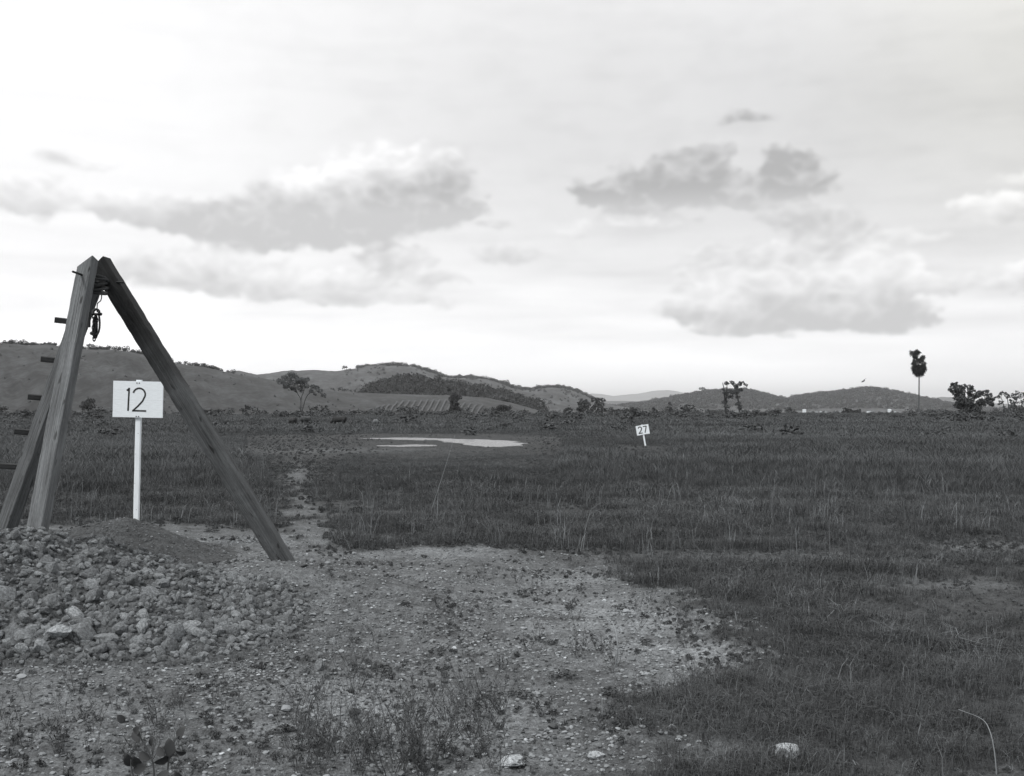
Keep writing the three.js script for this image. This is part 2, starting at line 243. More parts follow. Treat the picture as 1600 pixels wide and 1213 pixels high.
{
  const radii = [0, 1.5, 2.6, 3.4, 4]; let r = 4;
  while (r < 30) radii.push(r *= 1.0048); while (r < 120) radii.push(r *= 1.0095); while (r < 26000) radii.push(r *= 1.035);
  const ang = []; const A = 33 * Math.PI / 180, NF = 330;
  for (let i = 0; i <= NF; i++) ang.push(-A + 2 * A * i / NF); for (let i = 1; i < 60; i++) ang.push(A + (2 * Math.PI - 2 * A) * i / 60);
  const n = ang.length, pos = [], col = [], uv = [], idx = [];
  for (let i = 0; i < radii.length; i++) for (let k = 0; k < n; k++) {
    const x = radii[i] * Math.sin(ang[k]), z = -radii[i] * Math.cos(ang[k]); pos.push(x, ground(x, z), z); uv.push(x / 1.7, z / 1.7);
    const c = grey(groundColor(x, z)); col.push(c.r, c.g, c.b);
    if (i) { const a = (i - 1) * n + k, b = (i - 1) * n + (k + 1) % n; idx.push(a, b, a + n, b, b + n, a + n); }
  }
  const g = geoFrom(pos, idx, uv, col);
  tag(mesh('ground', g, soilMat), 'open plain of bare gravelly soil and dark grass reaching to the hills', 'ground', null, 'structure');
  const water = new THREE.MeshPhysicalMaterial({ color: grey(0.05), roughness: 0.22, ior: 1.33, metalness: 0, bumpMap: tex(256, 256, (u, v) => 0.5 + 0.3 * n2(u * 8, v * 8, 8) + 0.2 * n2(u * 21, v * 21, 21), false), bumpScale: 0.004 });
  const wx0 = flat(560, 690)[0] * 1.25, wx1 = 2.5, wz0 = -68, wz1 = -42, wg = new THREE.PlaneGeometry(wx1 - wx0, wz1 - wz0, 40, 40); wg.rotateX(-Math.PI / 2);
  const wuv = wg.attributes.uv; for (let i = 0; i < wuv.count; i++) wuv.setXY(i, wuv.getX(i) * (wx1 - wx0) / 2.2, wuv.getY(i) * (wz1 - wz0) / 2.2);
  const wm = mesh('pond_water', wg, water); wm.position.set((wx0 + wx1) / 2, -0.045, (wz0 + wz1) / 2);
  tag(wm, 'shallow pond shining white in the middle of the plain', 'water', null, 'structure');
}

// ---------------------------------------------------------------- hills
const hillMat = new THREE.MeshStandardMaterial({ vertexColors: true, roughness: 1, metalness: 0, map: tex(512, 512, (u, v) => 0.82 + 0.16 * n2(u * 5, v * 5, 5) + 0.17 * n2(u * 14 + 3, v * 14, 14) + 0.17 * n2(u * 40, v * 40, 40) + 0.14 * n2(u * 90, v * 90, 90), true) });
const HILLS = {};
function hill(name, label, d, depth, line, { tone = 0.07, seed = 0, rough = 1, steps = 420, gully = 0.08, wood = 0 } = {}) {
  const P0 = line[0][0], P1 = line[line.length - 1][0], J = 46;
  const yBase = ground(0, -d) - 6;
  const f = (px, t) => { // t: -1 toe towards the camera, 0 crest, 1 toe behind
    const crest = at(px, lin(line, px), d).y, dd = d + t * depth;
    const prof = Math.cos(clamp(Math.abs(t)) * Math.PI / 2); const pr = t < 0 ? Math.pow(prof, 1.25) : prof;
    const hgt = Math.max(0, crest - yBase), g = fbm(px / 60 + seed + t, t * 2.6 + seed, 4), g2 = Math.abs(fbm(px / 70 + seed * 3 + t * 1.4, t * 1.6, 3)) * 1.5;
    const bump = hgt * (gully * g * Math.sin(clamp(Math.abs(t)) * Math.PI) - gully * 0.9 * g2 * Math.sin(clamp(-t) * Math.PI)) + d * rough * 0.0005 * fbm(px / 9 + seed, t * 9, 3);
    return V3((px - 800) / F * dd, yBase + hgt * pr + bump, -dd);
  };
  const pos = [], col = [], idx = [], uv = [], n = J + 1, cell = d * 0.16;
  for (let i = 0; i <= steps; i++) { const px = mix(P0, P1, i / steps);
    for (let j = 0; j <= J; j++) { const t = -1 + 2 * j / J, p = f(px, t); pos.push(p.x, p.y, p.z); uv.push(p.x / cell, (p.z + p.y * 1.5) / cell * 0.8);
      const v = 1.3 * tone * (1 + 0.7 * fbm(px / 40 + seed + t * 2, t * 7, 4) + 0.25 * n2(px / 4 + seed, t * 26)), c = grey(Math.max(0.02, v)); col.push(c.r, c.g, c.b);
      if (i && j) { const a = (i - 1) * n + j - 1; idx.push(a, a + n, a + 1, a + 1, a + n, a + n + 1); } } }
  const m = mesh(name, geoFrom(pos, idx, uv, col), hillMat); tag(m, label, 'hill', null, 'structure');
  return HILLS[name] = { f, d, depth, line, P0, P1 };
}
hill('near_hill', 'long dark hill rising behind the timber tripod', 950, 380, [[-1500, 600], [-900, 560], [-500, 545], [-200, 534], [0, 539], [40, 540], [75, 541], [130, 546], [200, 550], [240, 559], [275, 570], [320, 575], [350, 582], [400, 590], [450, 599], [500, 608], [560, 614], [640, 617], [700, 618], [760, 622], [800, 630], [840, 641], [870, 650]], { tone: 0.037, seed: 3, steps: 520 });
hill('wooded_knoll', 'low knoll covered in dark trees in front of the hill range', 1250, 160, [[540, 655], [562, 622], [590, 606], [620, 600], [640, 598], [680, 602], [700, 607], [760, 613], [800, 622], [830, 632], [860, 655]], { tone: 0.05, seed: 9, steps: 120 });
hill('hill_range', 'grassy hill range in the middle distance with trees along its crest', 2300, 900, [[200, 640], [260, 600], [320, 586], [355, 582], [372, 581], [385, 583], [400, 586], [425, 584], [450, 581], [490, 579], [525, 581], [545, 578], [575, 574], [620, 573], [650, 575], [675, 583], [690, 589], [710, 592], [750, 592], [775, 597], [790, 603], [805, 608], [830, 610], [845, 607], [862, 605], [880, 607], [905, 614], [925, 624], [960, 634], [1000, 640], [1060, 652]], { tone: 0.062, seed: 21, steps: 460 });
hill('right_hill', 'pair of rounded wooded hills beyond the village', 3200, 1000, [[860, 652], [920, 640], [950, 637], [1000, 631], [1050, 623], [1080, 617], [1110, 612], [1140, 610], [1165, 610], [1200, 618], [1225, 625], [1245, 621], [1260, 618], [1300, 614], [1335, 610], [1352, 608], [1370, 608], [1400, 613], [1450, 625], [1500, 635], [1560, 641], [1700, 646], [2300, 640]], { tone: 0.07, seed: 33, steps: 480 });
hill('middle_ridge', 'low pale ridge between the two hill groups', 6500, 1200, [[850, 648], [905, 634], [940, 627], [980, 627], [1020, 628], [1060, 626], [1120, 632], [1200, 648]], { tone: 0.07, seed: 41, steps: 160, rough: 0.5 });
hill('far_ridge', 'pale far ridge on the horizon between the hills', 24000, 2500, [[820, 640], [880, 622], [905, 618], [925, 615], [940, 616], [958, 619], [975, 617], [1000, 615], [1020, 611], [1042, 609.5], [1055, 611], [1080, 616], [1110, 620], [1200, 632], [1300, 645]], { tone: 0.07, seed: 47, steps: 260, rough: 0.4 });
hill('far_right_hill', 'pale hill showing behind the palm', 9000, 2000, [[1380, 650], [1430, 630], [1450, 624], [1470, 620.5], [1490, 621], [1510, 624], [1550, 630], [1600, 633], [1700, 630], [1900, 625], [2300, 640]], { tone: 0.07, seed: 53, steps: 200, rough: 0.4 });

// ---------------------------------------------------------------- plants: generators
const leafMat = {}; const leafOf = (v) => leafMat[v] ??= std(v, 0.9);
const barkMat = std(0.07, 0.95, { map: rockMap, bumpMap: rockBump, bumpScale: 0.02 }), barkPale = std(0.16, 0.95, { map: rockMap, bumpMap: rockBump, bumpScale: 0.02 });
function leafGeo(list, R, leaf, per, squash = 0.8) { // list of [x,y,z,r]: leaf-sized faces spread through uneven clumps
  const pos = [], a = V3(), b = V3(), c = V3();
  for (const [x, y, z, r] of list) {
    const n = Math.round(per * 1.7 * Math.min(3, Math.max(0.3, (r * r) / (leaf * leaf * 16))));
    for (let i = 0; i < n; i++) {
      a.set(R() * 2 - 1, R() * 2 - 1, R() * 2 - 1); if (a.lengthSq() > 1) { i--; continue; }
      const l = a.length(), k = Math.pow(l, 0.4) / (l || 1) * (0.75 + 0.4 * noise3.noise(a.x * 2.4 + x, a.y * 2 + y, a.z * 2 + z)); a.multiplyScalar(k * r); a.y *= squash; a.x += x; a.y += y; a.z += z;
      b.set(R() - .5, R() - .5, R() - .5).normalize(); c.set(R() - .5, R() - .5, R() - .5).cross(b).normalize();
      const s = leaf * (0.45 + R() * 0.8), w = s * 0.55; b.multiplyScalar(s); c.multiplyScalar(w);
      pos.push(a.x - b.x, a.y - b.y, a.z - b.z, a.x + c.x, a.y + c.y, a.z + c.z, a.x + b.x, a.y + b.y, a.z + b.z, a.x - b.x, a.y - b.y, a.z - b.z, a.x + b.x, a.y + b.y, a.z + b.z, a.x - c.x, a.y - c.y, a.z - c.z);
    }
  }
  return geoFrom(pos);
}
// a tree seen at [px, py], d metres off; clumps and forks given where they show
function tree(name, label, category, { foot, d, trunk = [], clumps, leaf = 0.35, per = 60, tone = 0.05, r0 = 0.25, squash = 0.85, bark = barkMat, seed = 1, group, limbs = true, extra = 0.5, stand }) {
  const R = rng(seed * 7919 + 13), p = at(foot[0], foot[1], d); if (stand) p.copy(stand); else p.y = ground(p.x, p.z) - 0.05;
  const o = base(name, p), L = (px, py, dz = 0) => { const q = at(px, py, d); return V3(q.x - p.x, Math.max(0.1, q.y - p.y), dz); };
  const m = d / F, cs = clumps.map(([px, py, r]) => { const q = L(px, py, (R() - .5) * 2.2 * r * m + (R() - .5) * 6 * m); return [q.x, q.y, q.z, r * m * 1.25]; });
  const all = [...cs]; for (const c of cs) for (let i = 0; i < 5; i++) if (R() < extra) all.push([c[0] + (R() - .5) * 2 * c[3], c[1] + (R() - .5) * 1.5 * c[3], c[2] + (R() - .5) * 2.4 * c[3], c[3] * (0.35 + 0.35 * R())]);
  const stems = trunk.length ? trunk : [[[foot[0], foot[1]], [foot[0], foot[1] - 8]]], tubes = [], tips = [];
  for (const s of stems) { const pts = s.map(([px, py], i) => i ? L(px, py, (R() - .5) * m * 4) : V3((px - foot[0]) * m, -0.3, 0)); const curve = new THREE.CatmullRomCurve3(pts), ps = curve.getPoints(10), h = ps.length - 1; tubes.push(tube(ps, ps.map((_, i) => r0 * (s.thin ?? 1) * (1 - 0.55 * i / h) * (i === 0 ? 1.35 : 1)), 7, 0.2)); tips.push(ps[h], ps[Math.round(h * 0.75)]); }
  if (limbs) for (const c of cs) { const e = V3(c[0], c[1], c[2]); let t = tips[0]; for (const q of tips) if (q.distanceTo(e) < t.distanceTo(e)) t = q; const mid = t.clone().lerp(e, 0.5).add(V3((R() - .5) * c[3] * .6, -c[3] * 0.25 + R() * c[3] * .3, (R() - .5) * c[3] * .6)); const ps = new THREE.QuadraticBezierCurve3(t, mid, e).getPoints(5); tubes.push(tube(ps, ps.map((_, i) => r0 * 0.36 * (1 - 0.75 * i / 5)), 5)); }
  mesh('trunk', merge(tubes), bark, o); mesh('crown', leafGeo(all, R, leaf, per, squash), leafOf(tone), o);
  return tag(o, label, category, group);
}
console.log('terrain done');
// clump geometries shared by far woods
const clumpGeos = [0, 1, 2].map((i) => { const R = rng(500 + i), cs = []; for (let k = 0; k < 5; k++) cs.push([(R() - .5) * 1.3, 0.45 + (R() - .3) * 0.6, (R() - .5) * 1.3, 0.32 + R() * 0.25]); return leafGeo(cs, R, 0.16, 26, 0.9); });
function wood(name, label, hillName, count, { px = [-300, 1900], t = [-0.3, 0.2], size = [3, 6], tone = 0.05, seed = 1, keep = () => 1 } = {}) {
  const h = HILLS[hillName], R = rng(seed), M = new THREE.Matrix4(), q = new THREE.Quaternion(), e = new THREE.Euler(), spots = [];
  for (let i = 0; i < count * 6 && spots.length < count; i++) { const p = mix(px[0], px[1], R()), tt = mix(t[0], t[1], R()); if (R() < keep(p, tt)) spots.push(h.f(p, tt)); }
  const im = new THREE.InstancedMesh(clumpGeos[seed % 3], new THREE.MeshStandardMaterial({ color: 0xffffff, roughness: 0.95 }), spots.length); im.name = numbered(name);
  spots.forEach((p, i) => { const s = mix(size[0], size[1], R() * R()); e.set(0, R() * 6.28, 0); M.compose(p.add(V3(0, -0.1 * s, 0)), q.setFromEuler(e), V3(s * (0.8 + R() * 0.6), s * (0.7 + R() * 0.5), s)); im.setMatrixAt(i, M); im.setColorAt(i, grey(tone * (0.7 + R() * 0.6))); });
  im.castShadow = im.receiveShadow = true; scene.add(im); tag(im, label, 'woodland', null, 'stuff');
}
const patch = (a, b, lo) => (p, t) => ss(lo, lo + 0.3, fbm(p / a, t * b, 3));
wood('ridge_woodland', 'trees along the crest of the near hill', 'near_hill', 320, { px: [-260, 360], t: [-0.03, 0.02], size: [2.6, 5.2], seed: 4, tone: 0.05, keep: (p) => 0.1 + ss(-0.05, 0.25, n2(p / 14, 3)) });
wood('slope_scrub', 'scrub scattered over the near hill slope', 'near_hill', 160, { px: [-300, 560], t: [-0.85, -0.01], size: [0.7, 1.8], seed: 5, tone: 0.06, keep: patch(34, 6, -0.35) });
wood('slope_bushes', 'small bushes along the brow above the crop rows', 'near_hill', 60, { px: [520, 850], t: [-0.1, 0.03], size: [1.5, 3.6], seed: 12, tone: 0.055, keep: (p) => 0.3 + ss(0, 0.3, n2(p / 17, 9)) });
wood('knoll_woodland', 'dark wood covering the low knoll', 'wooded_knoll', 1100, { px: [560, 850], t: [-0.6, 0.2], size: [5, 11], seed: 6, tone: 0.045, keep: (p, t) => (p < 720 ? 1 : 0.35) * ss(-0.62, -0.3, t + 0.25 * n2(p / 11, 4)) });
wood('range_woodland', 'trees along the crest and gullies of the hill range', 'hill_range', 520, { px: [560, 930], t: [-0.16, 0.04], size: [5, 10], seed: 7, tone: 0.07, keep: (p, t) => t > -0.03 ? 0.6 : 0.5 * ss(-0.1, 0.2, fbm(p / 30, t * 8, 2)) });
wood('range_scrub', 'scrub scattered over the hill range slope', 'hill_range', 260, { px: [540, 930], t: [-0.9, -0.1], size: [2.5, 5], seed: 8, tone: 0.085, keep: patch(36, 5, -0.2) });
wood('far_woodland', 'low wood covering the pair of rounded hills', 'right_hill', 5200, { px: [930, 1640], t: [-0.8, 0.05], size: [5, 11], seed: 10, tone: 0.075, keep: patch(30, 5, -0.6) });

// ---------------------------------------------------------------- crop rows on the slope
{
  const h = HILLS.near_hill; const o = base('crop_field', h.f(620, -0.6)); const rowMat = std(0.066, 1);
  for (let k = 0; k < 19; k++) {
    const pos = [], idx = [], n = 9, x0 = 572 + k * 9.6, len = k < 5 ? 0.05 * (k + 1) : 0.3 - Math.max(0, k - 12) * 0.02;
    for (let i = 0; i <= n; i++) { const t = mix(-0.72, -0.72 + len, i / n); for (const s of [-1.3, 1.3]) { const p = h.f(x0 + i / n * 10 + s, t); p.sub(o.position); pos.push(p.x, p.y + 0.9 + (s > 0 ? 0 : 0.02), p.z); } if (i) { const a = 2 * i - 2; idx.push(a, a + 1, a + 2, a + 1, a + 3, a + 2); } }
    mesh('crop_row', geoFrom(pos, idx), rowMat, o);
  }
  tag(o, 'pale crop rows running up the hill foot below the knoll', 'crop field');
}

// ---------------------------------------------------------------- trees, bushes, palm
tree('spreading_tree', 'tall spreading tree with a forked trunk behind the cattle', 'tree', { foot: [469, 644], d: 390, seed: 2, r0: 0.2, tone: 0.095, leaf: 0.24, per: 46, squash: 0.7,
  trunk: [[[469, 644], [470, 632], [469, 623], [464, 614]], [[470, 634], [471, 622], [475, 612]], [[470, 630], [482, 616], [495, 612]]],
  clumps: [[438, 597, 6], [444, 591, 7], [452, 588, 7], [459, 587, 7], [450, 597, 8], [460, 598, 8], [467, 594, 7], [474, 596, 7], [480, 594, 5], [478, 603, 6], [468, 606, 6], [488, 604, 5], [494, 606, 5], [500, 611, 5], [505, 617, 4], [487, 611, 4], [446, 603, 6], [456, 607, 5], [492, 616, 3]] });
tree('twin_trunk_tree', 'tall gaunt tree with two creeper-clad trunks on the plain', 'tree', { foot: [1144, 645], d: 330, seed: 5, r0: 0.22, tone: 0.07, leaf: 0.24, per: 60, squash: 0.75, extra: 0.35,
  trunk: [[[1136, 646], [1134, 630], [1135, 615], [1136, 602]], [[1156, 646], [1154, 632], [1152, 615], [1147, 604]], [[1134, 622], [1131, 608], [1129, 598]]],
  clumps: [[1136, 599, 4], [1145, 599, 4], [1151, 603, 5], [1157, 599, 3], [1166, 602, 3], [1138, 611, 5], [1144, 613, 5], [1134, 617, 4], [1133, 628, 4], [1135, 635, 3], [1150, 613, 5], [1158, 609, 4], [1152, 621, 4], [1153, 631, 4], [1156, 638, 4], [1136, 642, 3], [1143, 620, 4], [1129, 609, 2.5]] });
tree('lone_crest_tree', 'small flat-topped tree alone on the crest beside the gaunt tree', 'tree', { foot: [1103, 613], d: 3150, seed: 6, r0: 0.5, tone: 0.05, leaf: 1.5, per: 60, stand: HILLS.right_hill.f(1103, 0), clumps: [[1100, 607, 2.5], [1104, 607, 3], [1106, 609, 2]] });
tree('round_tree', 'broad leafy tree standing between the palm and the frame edge', 'tree', { foot: [1512, 652], d: 255, seed: 8, r0: 0.25, tone: 0.065, leaf: 0.26, per: 75, squash: 0.8, extra: 0.6,
  trunk: [[[1511, 654], [1511, 640], [1512, 625]], [[1513, 650], [1516, 630], [1522, 618]], [[1513, 646], [1525, 632], [1540, 624]]],
  clumps: [[1492, 601, 4], [1491, 609, 5], [1499, 607, 7], [1504, 615, 8], [1515, 605, 4], [1518, 610, 5], [1500, 624, 8], [1510, 628, 9], [1499, 633, 7], [1512, 638, 9], [1508, 645, 8], [1521, 622, 7], [1530, 616, 7], [1540, 615, 6], [1544, 620, 5], [1546, 628, 6], [1551, 633, 4], [1534, 628, 7], [1530, 636, 5], [1538, 646, 3], [1527, 644, 4], [1514, 650, 7], [1520, 634, 6]] });
tree('ragged_tree', 'ragged open tree cut by the picture edge', 'tree', { foot: [1584, 653], d: 240, seed: 9, r0: 0.14, tone: 0.07, leaf: 0.22, per: 38, squash: 0.8, bark: barkPale, extra: 0.5,
  trunk: [[[1578, 655], [1577, 640], [1574, 622]], [[1586, 655], [1586, 636], [1592, 618]], [[1582, 655], [1583, 640], [1580, 626]], [[1592, 655], [1594, 640], [1600, 626]], [[1574, 655], [1570, 640], [1565, 624]]],
  clumps: [[1565, 615, 4], [1562, 621, 3.5], [1572, 618, 4], [1578, 620, 4], [1591, 614, 4], [1597, 618, 5], [1590, 622, 4], [1564, 629, 3], [1575, 640, 5], [1583, 636, 5], [1592, 638, 6], [1586, 646, 7], [1574, 648, 6], [1598, 644, 7], [1604, 628, 6], [1612, 636, 8], [1606, 648, 7], [1585, 628, 4]] });
tree('thicket_tree', 'pair of low rounded trees beyond the small tilted sign', 'tree', { foot: [926, 645], d: 420, seed: 12, r0: 0.2, tone: 0.045, leaf: 0.3, per: 60,
  trunk: [[[915, 646], [914, 636], [912, 630]], [[934, 646], [934, 634], [933, 626]]],
  clumps: [[908, 629, 4], [914, 628, 4], [918, 633, 5], [909, 636, 5], [915, 640, 6], [928, 624, 4], [935, 625, 5], [942, 625, 4], [940, 632, 5], [932, 633, 5], [926, 639, 5], [938, 640, 5], [906, 642, 4], [946, 642, 3]] });
tree('column_tree', 'narrow creeper-hung tree stump with bushy foot near the knoll', 'tree', { foot: [711, 646], d: 400, seed: 14, r0: 0.3, tone: 0.036, leaf: 0.3, per: 60, limbs: false,
  trunk: [[[711, 648], [710, 632], [708, 618]]], clumps: [[709, 619, 6], [706, 623, 6], [713, 622, 6], [709, 629, 7], [712, 635, 6], [708, 640, 6], [716, 641, 6], [722, 643, 4], [703, 644, 4], [700, 608, 2.5]] });
const bushes = [ // [px, py of foot, distance, half width, height, tone, label]
  [137, 643, 390, 15, 20, .035, 'dark round bush on the plain beside the numbered board'], [384, 644, 380, 7, 11, .04, 'small dark bush between the tripod and spreading tree'], [784, 645, 400, 15, 12, .035, 'low dark bush to the right of the column tree'],
  [1048, 645, 420, 7, 16, .05, 'small upright bush left of the gaunt tree'], [1022, 644, 430, 5, 8, .035, 'tiny dark bush right of the pair of low trees'], [1078, 645, 400, 11, 9, .045, 'low spreading bush close left of the gaunt tree'], [888, 644, 430, 8, 8, .04, 'low bush just left of the pair of low trees'], [849, 637, 800, 4, 9, .05, 'tiny lone tree at the foot of the far hills'],
  [1212, 648, 330, 9, 8, .04, 'low bush on the plain left of the village'], [1328, 650, 420, 14, 12, .035, 'dark thicket among the village houses'], [1343, 652, 360, 7, 9, .05, 'pale thicket just right of the dark one'], [980, 646, 420, 20, 8, .045, 'long low thicket behind the small tilted sign'], [1376, 652, 300, 12, 4, .045, 'low thicket in front of the white village houses'],
  [-4, 646, 330, 14, 14, .03, 'dark bush cut by the picture edge behind the tripod'], [1190, 651, 260, 22, 9, .045, 'broad low scrub below the first rounded hill'], [1465, 655, 250, 12, 6, .045, 'low scrub at the foot of the palm'], [1560, 655, 230, 14, 7, .045, 'low scrub between the leafy tree and ragged tree'], [820, 646, 420, 10, 6, .045, 'low scrub between the pond and the hills'], [650, 647, 380, 16, 6, .04, 'low scrub behind the white cow'], [330, 646, 380, 26, 6, .04, 'long low scrub seen between the tripod legs'], [1240, 650, 340, 9, 4, .04, 'low scrub left of the village houses'], [560, 646, 400, 14, 4, .045, 'low scrub right of the spreading tree'],
];
bushes.forEach(([px, py, d, w, h, tone, label], i) => {
  const R = rng(900 + i), c = [], n = Math.max(4, Math.round(w * 0.7)); for (let k = 0; k < n; k++) { const u = R() * 2 - 1, r = Math.min(w, h) * (0.22 + 0.22 * R()); c.push([px + u * (w - r * .6), py - r * 0.6 - R() * (h - r) * Math.sqrt(1 - u * u * 0.8), r]); }
  tree('bush', label, 'bush', { foot: [px, py], d, seed: 40 + i, r0: d / F * 0.8, tone, leaf: d / F * 1.3, per: 34, clumps: c, extra: 0.4, group: 'bushes dotted along the far edge of the plain' });
});
for (const [i, px, hn] of [[0, 8, 'near_hill'], [1, 18, 'near_hill'], [2, 30, 'near_hill'], [3, 36, 'near_hill'], [4, 75, 'near_hill'], [5, 84, 'near_hill'], [6, 138, 'near_hill'], [7, 147, 'near_hill'], [8, 170, 'near_hill'], [9, 186, 'near_hill'], [10, 290, 'near_hill'], [11, 305, 'near_hill'], [12, 320, 'near_hill'], [13, 571, 'hill_range'], [14, 597, 'hill_range'], [15, 604, 'hill_range'], [16, 538, 'hill_range']]) {
  const hh = HILLS[hn], q = hh.f(px, 0), R = rng(600 + i), py = HORIZON + (EYE - q.y) / hh.d * F, s = (hn === 'near_hill' ? 1 : 0.8) * (0.8 + R() * 0.5);
  tree('crest_tree', hn === 'near_hill' ? 'small tree on the near hill crest above the tripod' : 'tiny tree on the middle hill range crest against the sky', 'tree', { foot: [px, py], d: hh.d, seed: 70 + i, r0: hh.d / F * 0.35, tone: 0.05, leaf: hh.d / F * 0.9, per: 26, clumps: [[px - 2 * s, py - 4 * s, 2 * s], [px + 2.5 * s, py - 4.5 * s, 2.2 * s], [px, py - 5.5 * s, 2 * s]], stand: q, group: hn === 'near_hill' ? 'trees on the near hill crest' : 'trees on the hill range crest' });
}
{ // palm: slender trunk, fan leaves, hanging skirt
  const d = 330, m = d / F, R = rng(321), p = at(1436, 650, d); p.y = ground(p.x, p.z) - 0.1; const o = base('fan_palm', p); const hgt = at(1436, 572, d).y - p.y;
  const ps = []; for (let i = 0; i <= 12; i++) ps.push(V3((i / 12 - 1) * 0.12 + 0.12 * Math.sin(i / 12 * 3), hgt * i / 12, 0)); mesh('trunk', tube(ps, ps.map((_, i) => 0.24 * (1 - 0.35 * i / 12)), 8, 0.05), std(0.09, 0.95), o);
  const pos = [], fan = (c, dir, len) => { // a pleated fan leaf: stalk, then a ring of blades
    const side = V3(R() - .5, R() - .5, R() - .5).cross(dir).normalize(), tip = c.clone().addScaledVector(dir, len);
    const q = (a, b, e) => pos.push(a.x, a.y, a.z, b.x, b.y, b.z, e.x, e.y, e.z);
    q(c.clone().addScaledVector(side, 0.03), c.clone().addScaledVector(side, -0.03), tip);
    const n = 13; for (let i = 0; i < n; i++) { const a = (i / (n - 1) - 0.5) * 4.2, v = dir.clone().multiplyScalar(Math.cos(a)).addScaledVector(side, Math.sin(a)).normalize(), w = dir.clone().multiplyScalar(-Math.sin(a)).addScaledVector(side, Math.cos(a)), L = 1.15 * (0.8 + 0.3 * R()); const e = tip.clone().addScaledVector(v, L); e.y -= 0.25 * R(); q(tip, tip.clone().addScaledVector(v, L * 0.55).addScaledVector(w, 0.09), e); q(tip, e, tip.clone().addScaledVector(v, L * 0.55).addScaledVector(w, -0.09)); } };
  const top = V3(0, hgt, 0);
  for (let i = 0; i < 95; i++) { const a = R() * 6.28, el = -1.35 + 1.75 * R(); fan(top.clone().add(V3(0, (R() - .55) * 2.2, 0)), V3(Math.cos(a) * Math.cos(el), Math.sin(el), Math.sin(a) * Math.cos(el)), 1.1 + R() * 0.5); }
  for (let i = 0; i < 30; i++) { const a = R() * 6.28; fan(top.clone().add(V3(Math.cos(a) * .25, -0.6 - R() * 0.5, Math.sin(a) * .25)), V3(Math.cos(a) * 0.5, -0.85, Math.sin(a) * 0.5), 0.7 + R() * 0.5); }
  for (const [px, py, n] of [[1431, 556, 9], [1434, 550, 10], [1427, 553, 6], [1443, 560, 8], [1438, 563, 8], [1431, 563, 5]]) { const q = at(px, py, d).sub(p); const s = tube([top, top.clone().lerp(q, 0.6).add(V3(0, .2, 0)), q], [0.05, 0.04, 0.03], 4).toNonIndexed().attributes.position.array; pos.push(...s); for (let i = 0; i < n; i++) { fan(q.clone().add(V3((R() - .5) * .5, (R() - .5) * .5, (R() - .5) * .8)), V3(R() - .6, R() - .5, R() - .5).normalize(), 0.2); } }
  mesh('crown', geoFrom(pos), std(0.03, 0.9), o);
  tag(o, 'tall slender fan palm with a shaggy skirt rising above the hills', 'palm');
}
{ // bird
  const p = at(1349, 596, 150), o = base('bird', p); const b = tube([V3(-.2, -.03, 0), V3(-.08, 0, 0), V3(.08, .01, 0), V3(.17, .04, 0), V3(.23, .03, 0)], [.015, .05, .055, .03, .008], 7);
  const w = (s) => { const g = new THREE.BufferGeometry(); const L = [[.07, .01, 0], [-.06, .01, 0], [.06, .16 * s + .1, .18 * s], [-.07, .14 * s + .1, .18 * s], [.0, .26 * s + .12, .40 * s], [-.08, .26 * s + .1, .42 * s]].flat(); g.setAttribute('position', new THREE.Float32BufferAttribute(L, 3)); g.setIndex([0, 1, 2, 1, 3, 2, 2, 3, 4, 3, 5, 4]); g.setAttribute('uv', new THREE.Float32BufferAttribute(new Array(12).fill(0), 2)); g.computeVertexNormals(); return g; };
  const m = std(0.03, 0.8); mesh('body', b, m, o); mesh('wing', w(1), m, o); mesh('wing', w(-0.6), m, o); o.rotation.set(0.3, 0.5, 0.2); o.scale.setScalar(1.6);
  tag(o, 'dark bird in flight above the rounded hill', 'bird');
}

